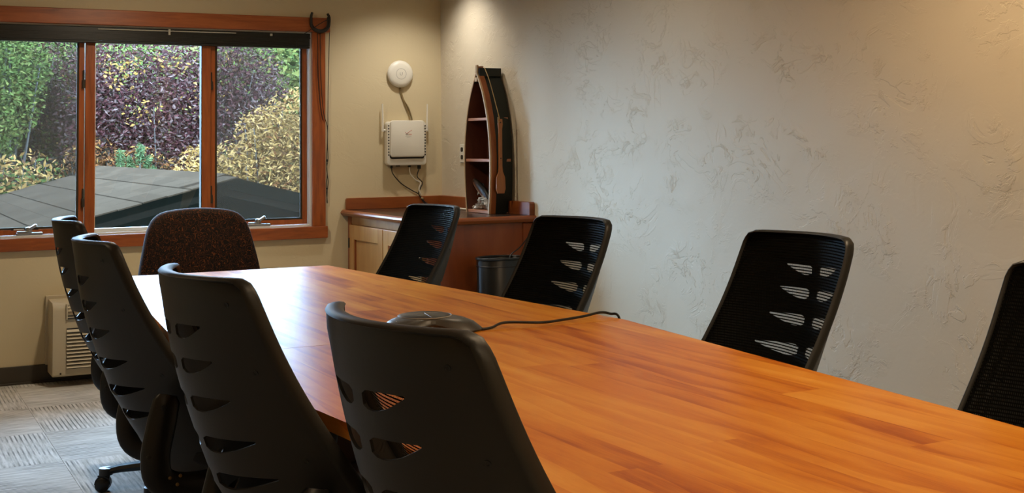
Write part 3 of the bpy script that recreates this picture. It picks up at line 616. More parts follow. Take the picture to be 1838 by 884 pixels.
def make_chair(zt):
    root = empty('task_chair')
    def P(u, s, shell=True):
        w = PWd(s); t_ = abs(u)
        if shell: y = PY(s)-.016-CS(s)*(1-t_**2.1)
        else: y = PY(s)-float(np.interp(s, [0, .08, .3], [.070, .055, .045]))*(1-t_**2)
        return (u*w, y+BACK_OFF, zt+PZ(s))
    # --- shell with leaf-shaped slots
    sc = [.122, .200, .290, .392, .487, .572]; hm = [.034, .037, .040, .042, .042, .036]; tips = [.47, .52, .57, .63, .66, .64]
    NT, NF = 9, 8
    def hprof(t_): return float(np.interp(t_, [0, .06, .15, .3, .6, .85, 1], [.55, .86, .98, 1.0, .74, .36, .10]))
    def tprof(t_): return float(np.interp(t_, [0, .06, .15, 1], [.22, .06, 0, -.04]))
    us = .065
    lines = []     # each: function col->(s), and tip
    def line_s(k, t_, bot): 
        top = sc[k]-.018+hm[k]*tprof(t_)
        return top if not bot else top+hm[k]*hprof(t_)
    cols = [('c', 0.0)] + [('s', i/NT) for i in range(NT+1)] + [('f', (i+1)/NF) for i in range(NF)]
    half = cols
    full = [(-1, c) for c in half[:0:-1]] + [(1, c) for c in half]
    def tipu(s): return float(np.interp(s, sc, tips))
    def colu(c, s):
        if c[0] == 'c': return 0.0
        tu = tipu(s)
        if c[0] == 's': return us+(tu-us)*c[1]
        return tu+(1-tu)*c[1]
    def tcol(c): return 0.0 if c[0] == 'c' else (c[1] if c[0] == 's' else 1.0)
    def fade(c): # slot waviness dies out across the flank
        return 1.0 if c[0] != 'f' else max(0.0, 1-c[1]*1.6)
    base_lines = [0.0, .006, .03, .06]
    rows = [[bs]*len(full) for bs in base_lines]; slotrow = {}
    for k in range(6):
        a = []; b_ = []
        for sg, c in full:
            f_ = fade(c); mid = sc[k]
            a.append(mid+(line_s(k, tcol(c), 0)-mid)*f_ - (1-f_)*.006); b_.append(mid+(line_s(k, tcol(c), 1)-mid)*f_+(1-f_)*.006)
        prev = rows[-1]
        for q in (1/3, 2/3): rows.append([p_+(n_-p_)*q for p_, n_ in zip(prev, a)])
        rows.append(a); slotrow[len(rows)-1] = k; rows.append(b_)
    prev = rows[-1]
    for q in (.2, .4, .6, .8, .92, 1.0): rows.append([p_+(LT-p_)*q for p_ in prev])
    V = []; nC = len(full)
    for rw in rows:
        for (sg, c), s in zip(full, rw): V.append(P(sg*colu(c, s), s))
    Fc = []
    for i in range(len(rows)-1):
        for j in range(nC-1):
            if i in slotrow and full[j][1][0] == 's' and full[j+1][1][0] == 's' and full[j][0] == full[j+1][0]: continue
            Fc.append([i*nC+j, i*nC+j+1, (i+1)*nC+j+1, (i+1)*nC+j])
    sh = obj('back_shell', V, Fc, M['shell'], root, smooth=True, off=(0, 0, 0), angle=50)
    md = sh.modifiers.new('thickness', 'SOLIDIFY'); md.thickness = .005; md.offset = 0
    es = sh.modifiers.new('crisp_slots', 'EDGE_SPLIT'); es.split_angle = R(45)
    for u, s in ((-.80, .05), (.80, .05), (.84, .20), (-.84, .20), (.86, .42), (-.86, .42)):
        p = Vector(P(u, s)); q = Vector(P(u*.97, s)); r_ = Vector(P(u, s+.01)); nrm = (q-p).cross(r_-p).normalized()
        if nrm.y > 0: nrm = -nrm
        mt = Matrix.Translation(p+nrm*.002) @ nrm.to_track_quat('Z', 'Y').to_matrix().to_4x4()
        g_ = lathe([(0, .0), (.0055, 0), (.0055, .0015), (.0035, .0012), (.0025, -.001), (0, -.001)], 12)
        obj('screw_plug', *tf(g_, mt), M['black'], sh, smooth=True, off=(0, 0, 0))
    # --- woven mesh panel
    NS, NU = 26, 16; V = []; Fc = []; UVs = []
    for i in range(NS+1):
        s = .004+(.60)*i/NS
        for j in range(NU+1):
            u = -1+2*j/NU; V.append(P(u*.985, s, False)); UVs.append((u*PWd(s), s))
    for i in range(NS):
        for j in range(NU):
            a = i*(NU+1)+j; Fc.append([a, a+1, a+NU+2, a+NU+1])
    mo = obj('back_mesh', V, Fc, M['weave'], root, smooth=True, off=(0, 0, 0))
    ul = mo.data.uv_layers.new(name='UVMap')
    for lp in mo.data.loops: ul.data[lp.index].uv = UVs[lp.vertex_index]
    # --- rim: sides and top
    sv = [.60-.56*i/22 for i in range(23)]+[.024, .010]
    pr = [P(-1, s, False) for s in sv]+[P(-.965, .001, False)]+[P(-.9+1.8*i/14, -.001, False) for i in range(15)]+[P(.965, .001, False)]+[P(1, s, False) for s in sv[::-1]]
    pr = [(x, y-.009, z) for x, y, z in pr]
    obj('back_frame', *tube(pr, .0062, 10, sx=2.5, up=(0, 1, 0)), M['shell'], root, smooth=True, off=(0, 0, 0), angle=60)
    # --- seat
    def ring(z, gx, gy, cy=-.08): return [(gx*math.copysign(abs(math.cos(a))**.55, math.cos(a)), cy+gy*math.copysign(abs(math.sin(a))**.55, math.sin(a)), z) for a in [2*math.pi*j/28 for j in range(28)]]
    obj('seat', *loft([ring(.385, .17, .17), ring(.39, .22, .215), ring(.41, .238, .232), ring(.435, .24, .235), ring(.455, .228, .225), ring(.463, .17, .17)]), M['seatfab'], root, smooth=True, off=(0, 0, 0), angle=60)
    obj('seat_mechanism', *join(box(-.09, .09, -.21, .03, .315, .385, .012), box(-.20, .20, -.14, -.06, .335, .375, .01)), M['black'], root, off=(0, 0, 0))
    # --- side brackets joining back to seat
    for sg in (-1, 1):
        line = catmull([(sg*.243, -.375, .615), (sg*.252, -.395, .53), (sg*.256, -.41, .45), (sg*.250, -.395, .385), (sg*.235, -.32, .355), (sg*.19, -.17, .355)], 5)
        rd = [.037+.004*min(1, i/4.0) for i in range(len(line))]; rd[0] = .026; rd[1] = .038
        br = obj('side_bracket', *tube(line, rd, 14, sx=.42, up=(1, 0, 0)), M['black'], root, smooth=True, off=(0, 0, 0), angle=60)
        for yy, zz in ((-.390, .585), (-.428, .455)):
            g_ = tf(lathe([(0, 0), (.008, 0), (.008, .002), (.005, .004), (0, .004)], 10), Matrix.Translation((sg*.268, yy, zz)) @ Matrix.Rotation(R(90*sg), 4, 'Y')); obj('bolt', *g_, M['black'], br, smooth=True, off=(0, 0, 0))
        for yy, zz in ((-.372, .392), (-.352, .372), (-.344, .395)):
            g_ = tf(lathe([(0, 0), (.005, 0), (.005, .003), (0, .004)], 8), Matrix.Translation((sg*.264, yy, zz)) @ Matrix.Rotation(R(90*sg), 4, 'Y')); obj('bolt', *g_, M['bolt'], br, smooth=True, off=(0, 0, 0))
    # --- lift and star base
    obj('lift_column', *lathe([(0, .07), (.033, .07), (.033, .22), (.022, .225), (.022, .33), (0, .33)], 20, (0, -.10, 0)), M['black'], root, smooth=True, off=(0, 0, 0))
    obj('hub', *lathe([(0, .05), (.05, .05), (.055, .07), (.05, .115), (.04, .12), (0, .12)], 20, (0, -.10, 0)), M['black'], root, smooth=True, off=(0, 0, 0))
    lg = tube([(0, .03, .095), (0, .15, .095), (0, .26, .085), (0, .315, .075)], [.026, .024, .019, .016], 8, sx=.85, up=(0, 0, 1))
    hood = loft([[(.022*math.cos(a), .315+.026*math.sin(a), z) for a in [2*math.pi*j/14 for j in range(14)]] for z in (.062, .075, .088)])
    wh = lambda x: tf(lathe([(0, -.010), (.021, -.010), (.027, -.006), (.027, .006), (.021, .010), (0, .010)], 18), Matrix.Translation((x, .325, .0275)) @ Matrix.Rotation(R(90), 4, 'Y'))
    cst = join(wh(-.017), wh(.017), box(-.008, .008, .300, .345, .03, .062, .003), tf(loft([[(.030*math.cos(a), .034*math.sin(a), z) for a in [math.pi*j/12 for j in range(13)]] for z in (-.03, .03)]), Matrix.Translation((0, .325, .028)) @ Matrix(((0, 0, .55, 0), (1, 0, 0, 0), (0, 1, 0, 0), (0, 0, 0, 1)))))
    for k in range(5):
        mt = Matrix.Translation((0, -.10, 0)) @ Matrix.Rotation(R(72*k+20), 4, 'Z')
        l_ = obj('base_leg', *tf(join(lg, hood), mt), M['black'], root, smooth=True, off=(0, 0, 0))
        obj('caster', *tf(cst, mt), M['black'], l_, smooth=True, off=(0, 0, 0))
    return root
protoL = make_chair(1.035); protoR = make_chair(1.015)
GL, GR = 'mesh-back chairs along the window-lit near side', 'mesh-back chairs along the plaster wall'
def place(proto, first, x, y, rot, label, group):
    c = proto if first else copy_tree(proto)
    ofs = Matrix.Rotation(rot, 3, 'Z') @ Vector((0, -BACK_OFF, 0))
    c.location = (x+ofs.x, y+ofs.y, 0); c.rotation_euler = (0, 0, rot); tag(c, label, 'chair', group); return c
for i, (x, y, a, lb) in enumerate([(-2.329, -5.698, -84.1, 'black task chair nearest the camera, its slotted back overlapping the conference phone'),
        (-2.414, -4.830, -84.6, 'black task chair second from the camera on the left, cut off by the bottom edge'),
        (-2.434, -3.719, -92.7, 'black task chair seen edge-on with its side bracket and brass bolts showing'),
        (-2.348, -2.610, -95.4, 'leftmost black task chair, beside the wall air conditioner')]):
    place(protoL, i == 0, x, y, R(a), lb, GL)
for i, (x, y, a, lb) in enumerate([(-1.296, -2.158, 94.8, 'black mesh chair standing before the corner cabinet'),
        (-1.265, -3.404, 95.7, 'black mesh chair in front of the wastebasket, second from the cabinet'),
        (-1.131, -4.512, 89.8, 'black mesh chair alone against the plain plaster wall, third from the cabinet'),
        (-1.27, -5.69, 91.0, 'black mesh chair cut off by the right edge of the picture')]):
    place(protoR, i == 0, x, y, R(a), lb, GR)

# ================================================================== PADDED CHAIR AT THE TABLE END
pc = empty('padded_chair', (-1.86, -1.33, 0)); tag(pc, 'dark brown upholstered chair with rust squiggle fabric at the table end below the window', 'chair')
def pcp(n, g, m_, par=None, **k): return obj(n, g[0], g[1], m_, par or pc, off=(0, 0, 0), **k)
prof = []
outl = [(-.29, .48), (-.305, .58), (-.30, .68), (-.272, .82), (-.25, .90), (-.215, .955), (-.15, .985), (0, .997), (.15, .985), (.215, .955), (.25, .90), (.272, .82), (.30, .68), (.305, .58), (.29, .48)]
outl = [(v.x, v.z) for v in catmull([(a, 0, b_) for a, b_ in outl], 3)]
def brg(sc_, y): return [(x*sc_, y+(z-.48)*.16+.10*(x/.3)**2*-.25, .73+(z-.73)*(1-(1-sc_)*1.1)) for x, z in outl]
pcp('backrest', loft([brg(.90, .045), brg(.97, .055), brg(1.0, .085), brg(1.0, .11), brg(.96, .14), brg(.88, .15)]), M['squiggle'], smooth=True, angle=70)
pcp('seat', tf(box(-.28, .28, -.42, .06, .40, .50, .045, 4), Matrix.Identity(4)), M['squiggle'], smooth=True)
pcp('seat_mechanism', box(-.12, .12, -.30, 0, .34, .40, .01), M['black'])
pcp('back_post', tube(catmull([(0, -.05, .36), (0, .12, .36), (0, .17, .42), (0, .19, .62)], 4), .025, 8, sx=1.6, up=(1, 0, 0)), M['black'], smooth=True)
pcp('lift_column', lathe([(0, .08), (.03, .08), (.03, .22), (.02, .22), (.02, .35), (0, .35)], 16, (0, -.16, 0)), M['black'], smooth=True)
for k in range(5):
    a = R(72*k+10); e = (math.cos(a)*.30, -.16+math.sin(a)*.30)
    l_ = pcp('base_leg', tube([(0, -.16, .10), (e[0], e[1], .075)], [.028, .018], 8), M['black'], smooth=True)
    pcp('caster', tf(lathe([(0, -.02), (.022, -.02), (.028, -.012), (.028, .012), (.022, .02), (0, .02)], 14), Matrix.Translation((e[0], e[1], .028)) @ Matrix.Rotation(a, 4, 'Z') @ Matrix.Rotation(R(90), 4, 'X')), M['black'], l_, smooth=True)

# ================================================================== CORNER CABINET, COUNTER
cb_ = empty('corner_cabinet', (-.33, -.63, 0)); tag(cb_, 'stained wooden base cabinet in the room corner with a panelled door paled for window light', 'cabinet')
def kb(n, g, m_, par=None, **k): return obj(n, g[0], g[1], m_, par or cb_, off=cb_.location, **k)
X0, Y1 = -.645, -1.265
kb('body', join(box(X0+.02, -.002, Y1+.02, -.002, .08, .862), box(X0+.07, -.002, Y1+.05, -.002, 0, .08)), M['cab'])
kb('side_panel', box(X0+.045, -.07, Y1+.006, Y1+.02, .05, .862), M['cab'])
kb('corner_post', box(-.07, -.004, Y1-.002, Y1+.03, .0, .862, .006), M['cab']); kb('corner_post', box(X0, X0+.045, Y1-.002, Y1+.045, .0, .862, .006), M['cab'])
kb('face_stile', box(X0-.002, X0+.02, -.060, -.004, .05, .862, .004), M['cab']); kb('face_rail', box(X0+.002, X0+.02, Y1+.045, -.06, .815, .862, .002), M['cab_lit'])
def door(ya, yb, hinge):
    d = kb('door', box(X0-.006, X0+.012, ya, yb, .09, .812), M['cab_lit']); w = .075
    kb('door_rail', box(X0-.018, X0-.004, ya+w, yb-w, .812-w-.012, .812, .002), M['cab_lit'], d); kb('door_rail', box(X0-.018, X0-.004, ya+w, yb-w, .09, .09+w, .002), M['cab_lit'], d)
    kb('door_stile', box(X0-.018, X0-.004, yb-w, yb, .09, .812, .002), M['cab_lit'], d); kb('door_stile', box(X0-.018, X0-.004, ya, ya+w, .09, .812, .002), M['cab_lit'], d)
    kb('panel_moulding', box(X0-.013, X0-.004, yb-w-.016, yb-w, .10+w, .812-w-.012, .003), M['cab'], d)
    for zz in (.70, .20): kb('hinge', join(tube([(X0-.02, hinge, zz-.03), (X0-.02, hinge, zz+.03)], .006, 8)), M['iron'], d)
    kb('knob', tf(lathe([(0, 0), (.006, 0), (.006, .012), (.014, .018), (.012, .026), (0, .028)], 12), Matrix.Translation((X0-.018, (ya+.03) if hinge == yb else (yb-.03), .55)) @ Matrix.Rotation(R(-90), 4, 'Y')), M['iron'], d, smooth=True)
door(-.635, -.075, -.075); door(Y1+.055, -.645, Y1+.055)
ct = empty('countertop', (-.34, -.65, .862)); tag(ct, 'dark laminate countertop with rounded wooden edge on the corner cabinet', 'countertop')
def kc(n, g, m_, par=None, **k): return obj(n, g[0], g[1], m_, par or ct, off=ct.location, **k)
kc('top_sheet', box(-.668, -.001, -1.278, -.001, .866, .901), M['counter'])
hb = [(0, .864), (-.012, .866), (-.022, .874), (-.026, .884), (-.022, .894), (-.012, .901), (0, .902)]
kc('edge_moulding', prism([(-.668+a, z) for a, z in hb], -1.30, -.001, 'y'), M['cab_h'], smooth=True, angle=30)
kc('edge_moulding', prism([(-1.278+a*.9, z) for a, z in hb], -.690, -.001, 'x'), M['cab_h'], smooth=True, angle=30)
kc('backsplash', prism([(-.662, .9015), (-.662, .965), (-.655, .973), (-.002, .973), (-.002, .9015)], -.024, -.001, 'y', .002), M['cab_h'])
kc('backsplash', prism([(-1.278, .9015), (-1.278, .967), (-1.27, .975), (-.025, .975), (-.025, .9015)], -.034, -.001, 'x', .002), M['cab_h'])

# white cable lying along the back of the counter and the cords from the wall units
wc = obj('white_cable', *tube(catmull([(-.27, -.06, .908), (-.16, -.05, .908), (-.10, -.10, .908), (-.09, -.35, .908), (-.08, -.62, .908)], 6), .006, 8), M['white_pl'], None, smooth=True); tag(wc, 'white cable lying along the back of the corner countertop', 'cable')

# ------------------------------------------------------------------ access point
ap_ = empty('access_point', (-.294, 0, 1.757)); tag(ap_, 'round white wireless access point on the wall above the router box', 'access point')
obj('dome', *disc_y(-.294, 1.757, .087, 0, 0, 48, [(.080, -.001), (.080, -.012), (.087, -.014), (.0865, -.020), (.078, -.029), (.060, -.034), (.0335, -.036)]), M['white_pl'], ap_, smooth=True, off=ap_.location, angle=60)
rg_ = [( -.294+.034*math.cos(2*math.pi*j/40), -.0358, 1.757+.034*math.sin(2*math.pi*j/40)) for j in range(40)]
obj('light_ring', *tube(rg_, .0012, 6, True), M['inkg'], ap_, smooth=True, off=ap_.location)
um = [(-.302, -.0368, 1.766)]+[(-.2945+.0075*math.cos(R(a)), -.0368, 1.7565+.0085*math.sin(R(a))) for a in range(180, 361, 20)]+[(-.287, -.0368, 1.768)]
obj('letter_mark', *tube(um, .0014, 6), M['inkg'], ap_, off=ap_.location)
cb2 = obj('tan_cable', *join(tube(catmull([(-.298, -.006, 1.685), (-.285, -.006, 1.63), (-.258, -.006, 1.56), (-.232, -.006, 1.50), (-.222, -.01, 1.45)], 6), .004, 6), tube(catmull([(-.292, -.006, 1.685), (-.27, -.006, 1.60), (-.236, -.006, 1.545), (-.214, -.006, 1.49), (-.208, -.01, 1.45)], 6), .004, 6)), M['cordtan'], None, smooth=True)
tag(cb2, 'pair of tan wires running from the access point down behind the white router', 'cable')

# ------------------------------------------------------------------ router
rt = empty('router_box', (-.267, 0, 1.166)); tag(rt, 'boxy white router with two upright antennas mounted on the wall', 'router')
def rp2(n, g, m_, par=None, **k): return obj(n, g[0], g[1], m_, par or rt, off=rt.location, **k)
rp2('case', prism(rrect(-.402, -.132, 1.172, 1.452, .024), -.060, -.004, 'y', .006), M['white_pl'], smooth=True)
rp2('wall_bracket', box(-.36, -.17, -.005, 0, 1.2, 1.43), M['ptac_dark'])
fp = rp2('front_cover', prism(rrect(-.384, -.150, 1.225, 1.458, .018), -.074, -.058, 'y', .006), M['white_pl'], smooth=True)
rp2('cover_gap', prism(rrect(-.386, -.148, 1.215, 1.25, .016), -.0625, -.0605, 'y'), M['ptac_dark'])
for sx in (-.3925, -.1415):
    for k in range(11): rp2('vent_slit', box(sx-.004, sx+.004, -.0615, -.0600, 1.235+k*.0185, 1.2375+k*.0185+.006), M['ptac_dark'])
for sg, x in ((-1, -.402), (1, -.132)):
    an = rp2('antenna', tube([(x+sg*.018, -.03, 1.388), (x+sg*.0185, -.03, 1.44), (x+sg*.020, -.03, 1.565)], [.0085, .0068, .0045], 10), M['white_pl'], smooth=True)
    rp2('antenna_joint', tube([(x-sg*.004, -.03, 1.396), (x+sg*.020, -.03, 1.396)], .0085, 10), M['white_pl'], an, smooth=True)
lg_ = rp2('logo_check', join(tube([(-.285, -.0743, 1.384), (-.276, -.0743, 1.374), (-.240, -.0743, 1.396)], .0012, 5)), M['red'], fp)
rp2('logo_lettering', text_geo('veri', .014, (-.273, -.0745, 1.370)), M['ink'], fp); rp2('logo_lettering', text_geo('zon', .014, (-.2505, -.0745, 1.370)), M['red'], fp)
rp2('logo_lettering', text_geo('Network Extender', .0055, (-.264, -.0745, 1.358)), M['inkg'], fp); rp2('logo_lettering', text_geo('wireless', .006, (-.264, -.0745, 1.351)), M['inkg'], fp)
rp2('port', join(box(-.155-.03, -.155-.012, -.05, -.03, 1.148, 1.174, .002), box(-.372, -.360, -.045, -.033, 1.156, 1.174), box(-.335, -.31, -.045, -.033, 1.166, 1.174), box(-.25, -.235, -.045, -.033, 1.160, 1.174)), M['black'])
c1 = obj('power_cord', *join(tube(catmull([(-.366, -.039, 1.158), (-.355, -.036, 1.12), (-.30, -.03, 1.06), (-.22, -.03, 1.01), (-.175, -.03, .985), (-.14, -.035, .93), (-.10, -.06, .912), (-.02, -.09, .910)], 7), .0032, 6),
      tube(catmull([(-.176, -.04, 1.15), (-.188, -.036, 1.10), (-.15, -.03, 1.06), (-.165, -.03, 1.02), (-.175, -.03, .985), (-.13, -.04, .93), (-.09, -.07, .911), (-.03, -.10, .910)], 7), .0034, 6)), M['cordblk'], None, smooth=True)
tag(c1, 'black power leads dropping from the router and gathered by a tie above the backsplash', 'cord')
c2 = obj('white_lead', *tube(catmull([(-.243, -.039, 1.16), (-.235, -.036, 1.12), (-.20, -.032, 1.08), (-.165, -.034, 1.06), (-.175, -.034, 1.02), (-.160, -.036, .98)], 7), .0034, 6), M['white_pl'], None, smooth=True); tag(c2, 'short white lead curling under the router into the black cords', 'cord')
c3 = obj('cable_tie', *tf(lathe([(.0, -.005), (.011, -.005), (.012, 0), (.011, .005), (0, .005)], 12), Matrix.Translation((-.152, -.037, .958)) @ Matrix.Rotation(R(35), 4, 'Y')), M['cordtan'], None, smooth=True); tag(c3, 'small pale tie holding the router cords together', 'cable tie')

# ------------------------------------------------------------------ wall outlet behind the boat shelf
ol = empty('wall_outlet', (0, -.33, 1.245)); tag(ol, 'cream wall outlet plate half hidden behind the boat shelf', 'outlet')
obj('plate', *prism(rrect(-.365, -.295, 1.188, 1.304, .006), -.007, 0, 'x', .002), M['white_pl'], ol, off=ol.location)
for zz in (1.27, 1.222): obj('socket', *prism(rrect(-.346, -.314, zz-.014, zz+.014, .010), -.009, -.006, 'x'), M['bronze'], ol, off=ol.location)

# ------------------------------------------------------------------ boat-shaped shelf
bs = empty('boat_shelf', (-.09, -.87, .902)); tag(bs, 'dark green boat-shaped shelf standing on its end on the countertop', 'shelf')
def kk(n, g, m_, par=None, **k): return obj(n, g[0], g[1], m_, par or bs, off=bs.location, **k)
BX0, BX1, BYC, BZ0 = -.160, -.012, -.872, .903
def bw(z):   # half-width of the hull at height z
    return float(np.interp(z-BZ0, [0, .10, .20, .32, .43, .55, .63, .70, .77, .815], [.150, .163, .171, .174, .165, .140, .112, .080, .036, .006]))
zs = [BZ0+.815*i/28 for i in range(29)]
def side(sg):
    ring_ = []; t_ = .008
    for z in zs:
        w = bw(z); ring_.append([(BX0, BYC+sg*w, z), (BX1, BYC+sg*w*.93, z), (BX1, BYC+sg*max(w*.93-t_, 0), z), (BX0, BYC+sg*max(w-t_, 0), z)])
    return loft(ring_)
kk('hull_side', side(-1), M['hull'], smooth=True, angle=40); kk('hull_side', side(1), M['hull'], smooth=True, angle=40)
# flat bow end and back board
kk('bow_end', box(BX0+.006, BX1, BYC-.028, BYC+.030, BZ0+.795, BZ0+.845, .003), M['hull'])
bo = [(BYC-bw(z)*.93+.004, z) for z in zs[:-1]]+[(BYC+bw(z)*.93-.004, z) for z in zs[:-1][::-1]]
kk('back_board', prism(bo, BX1-.012, BX1-.002, 'x'), M['boat_in'])
inn = lambda sg: loft([[(BX0+.002, BYC+sg*max(bw(z)-.0085, 0), z), (BX1-.012, BYC+sg*max(bw(z)*.93-.0085, 0), z), (BX1-.012, BYC+sg*max(bw(z)*.93-.0105, 0), z), (BX0+.002, BYC+sg*max(bw(z)-.0105, 0), z)] for z in zs[:-2]])
kk('lining', inn(-1), M['boat_in']); kk('lining', inn(1), M['boat_in'])
def gun(sg, dy, wd_, m_, nm, dx=-.004):
    return kk(nm, loft([[(BX0+dx, BYC+sg*(bw(z)+dy), z), (BX0+dx+.012, BYC+sg*(bw(z)+dy), z), (BX0+dx+.012, BYC+sg*(bw(z)+dy-wd_), z), (BX0+dx, BYC+sg*(bw(z)+dy-wd_), z)] for z in zs+[BZ0+.862]]), m_)
gun(-1, .003, .012, M['boat_edge'], 'rim'); gun(1, .003, .010, M['boat_edge'], 'rim')
kk('gunwale', loft([[(BX0+.006, BYC-(bw(z)+.003), z), (BX0+.036, BYC-(bw(z)*.985+.003), z), (BX0+.036, BYC-(bw(z)*.985+.011), z), (BX0+.006, BYC-(bw(z)+.011), z)] for z in zs+[BZ0+.855]]), M['gunwale'])
kk('gunwale', loft([[(BX0+.006, BYC+(bw(z)+.001), z), (BX0+.03, BYC+(bw(z)*.985+.001), z), (BX0+.03, BYC+(bw(z)*.985+.007), z), (BX0+.006, BYC+(bw(z)+.007), z)] for z in zs]), M['gunwale'])
for z, n in ((BZ0+.545, 'shelf_board'), (BZ0+.305, 'shelf_board'), (BZ0+.008, 'bottom_board')):
    w = bw(z)-.009; kk(n, box(BX0+.004, BX1-.012, BYC-w, BYC+w, z-.008, z+.008, .001), M['shelf_edge'])
kk('bow_cap', box(BX0-.006, BX0+.01, BYC-.012, BYC+.02, BZ0+.765, BZ0+.79, .002), M['boat_edge'])
def paddle(name, label, y, x, ztop, sgn):
    e = empty(name, (x, y, .9)); tag(e, label, 'paddle', 'toy paddles on the boat shelf')
    ol_ = [(-.011, 0), (.013, 0), (.016, -.03), (.011, -.06), (.011, -.27), (.014, -.30), (.028, -.335), (.030, -.40), (.022, -.425), (-.020, -.425), (-.028, -.40), (-.027, -.335), (-.012, -.30), (-.010, -.27), (-.010, -.06), (-.014, -.03)]
    obj('blade_and_shaft', *prism([(x+a, ztop+b_) for a, b_ in ol_], y-.006, y+.006, 'y', .002), M['paddle'], e, off=e.location)
    if sgn > 0: obj('rope', *tube(catmull([(BX0+.012, y+sgn*.12, ztop+.30), (BX0+.016, y+sgn*.065, ztop+.22), (x-.018, y+sgn*.012, ztop+.08), (x-.004, y, ztop+.002), (x-.016, y-.008*sgn, ztop-.02), (x-.012, y, ztop+.01)], 6), .0028, 6), M['rope'], e, smooth=True, off=e.location)
    for zz in (-.02, -.225): obj('rivet', *tf(lathe([(0, 0), (.004, 0), (.003, .002), (0, .002)], 8), Matrix.Translation((x+.001, y-sgn*.006, ztop+zz)) @ Matrix.Rotation(R(90*sgn), 4, 'X')), M['iron'], e, off=e.location)
paddle('toy_paddle', 'small wooden paddle hanging by a rope on the near side of the boat shelf', -1.075, -.112, 1.445, 1)
paddle('toy_paddle', 'small wooden paddle mostly hidden on the far side of the boat shelf', -.668, -.118, 1.46, -1)

# ------------------------------------------------------------------ fish figurine
fs = empty('fish_figurine', (-.10, -.85, .92)); tag(fs, 'silver-brown fish figurine leaping from a white splash base inside the boat shelf', 'figurine')
mfi = mat('fish_skin', (130, 100, 76), .28); tc = nd(mfi, 'ShaderNodeTexCoord'); sp = nd(mfi, 'ShaderNodeSeparateXYZ'); lk(mfi, tc.outputs['Object'], sp.inputs[0])
nz = nd(mfi, 'ShaderNodeTexNoise', in_Scale=70.0); lk(mfi, tc.outputs['Object'], nz.inputs['Vector'])
pl_ = [Vector((-.115, -.72, 1.092)), Vector((-.112, -.745, 1.075)), Vector((-.108, -.79, 1.050)), Vector((-.102, -.845, 1.015)), Vector((-.098, -.89, .980)), Vector((-.096, -.925, .955)), Vector((-.096, -.945, .945))]
cl_ = catmull([tuple(p) for p in pl_], 5)
hr = np.interp(np.linspace(0, 1, len(cl_)), [0, .08, .3, .5, .75, .92, 1], [.006, .018, .031, .034, .024, .012, .016])
obj('body', *tube(cl_, list(hr), 12, sx=.55, up=(1, 0, 0)), mfi, fs, smooth=True, off=fs.location, angle=60)
sp2 = nd(mfi, 'ShaderNodeVectorMath', operation='DOT_PRODUCT'); sp2.inputs[1].default_value = (0, -.547, .837); lk(mfi, tc.outputs['Object'], sp2.inputs[0])
kf = ramp(mfi, [(0, s2l((205, 205, 200))), (.22, s2l((190, 176, 158))), (.40, s2l((124, 74, 46))), (.62, s2l((52, 42, 32))), (1, s2l((30, 28, 24)))])
mr = nd(mfi, 'ShaderNodeMapRange'); mr.inputs['From Min'].default_value = .042; mr.inputs['From Max'].default_value = .104; lk(mfi, sp2.outputs['Value'], mr.inputs['Value']); lk(mfi, mr.outputs[0], kf.inputs[0]); lk(mfi, kf.outputs[0], bsdf(mfi).inputs['Base Color'])
obj('tail_fin', *prism([(-.935, .962), (-.985, .975), (-.972, .945), (-.978, .908), (-.935, .935)], -.098, -.094, 'x'), mfi, fs, off=fs.location)
obj('dorsal_fin', *prism([(-.81, 1.07), (-.835, 1.072), (-.865, 1.03), (-.83, 1.05)], -.104, -.101, 'x'), mfi, fs, off=fs.location)
obj('belly_fin', *prism([(-.775, 1.03), (-.762, 1.0), (-.79, 1.018)], -.110, -.107, 'x'), mfi, fs, off=fs.location)
obj('eye', *tf(lathe([(0, -.004), (.004, 0), (0, .004)], 8), Matrix.Translation((-.124, -.740, 1.082))), M['ink'], fs, off=fs.location)
G = []; rs = random.Random(4)
for q in range(46):
    y_ = rs.uniform(-.985, -.755); h_ = max(.0, 1-abs(y_+.86)/.10); z_ = .925+rs.random()*.07*h_; r_ = rs.uniform(.010, .022)*(.7+.5*h_)
    bm = bmesh.new(); bmesh.ops.create_icosphere(bm, subdivisions=1, radius=r_)
    for v in bm.verts: v.co = v.co*rs.uniform(.75, 1.25)+Vector((-.095+rs.uniform(-.045, .035)*.9, y_, z_+r_*.3))
    g_ = bm_geo(bm); bm.free(); G.append(([(v.x, v.y, max(v.z, .919)) for v in g_[0]], g_[1]))
ms_ = m_plastic('splash_resin', (190, 192, 190), .3, 80, .3)
obj('splash_base', *join(*G), ms_, fs, smooth=True, off=fs.location, angle=40)

# ------------------------------------------------------------------ wastebasket
wb = empty('wastebasket', (-.315, -1.465, 0)); tag(wb, 'tall black oval wastebasket against the cabinet side', 'bin')
def ov(rx, z): return [(-.315+rx*math.cos(2*math.pi*j/40), -1.465+rx*.78*math.sin(2*math.pi*j/40), z) for j in range(40)]
obj('tub', *loft([ov(.115, .0), ov(.118, .01), ov(.132, .685), ov(.127, .69), ov(.124, .685), ov(.112, .02)], True), M['binmetal'], wb, smooth=True, off=wb.location, angle=60)
obj('rim', *tube(ov(.132, .694), .0065, 8, True), M['binmetal'], wb, smooth=True, off=wb.location)
obj('band', *tube(ov(.1325, .655), .003, 6, True), M['binmetal'], wb, smooth=True, off=wb.location)
bc = obj('appliance_cord', *tube(catmull([(-.03, -1.30, .82), (-.06, -1.33, .80), (-.14, -1.36, .735), (-.215, -1.40, .702), (-.25, -1.43, .66)], 6), .0035, 6), M['cordblk'], None, smooth=True); tag(bc, 'black cord trailing from beside the cabinet into the wastebasket', 'cord')

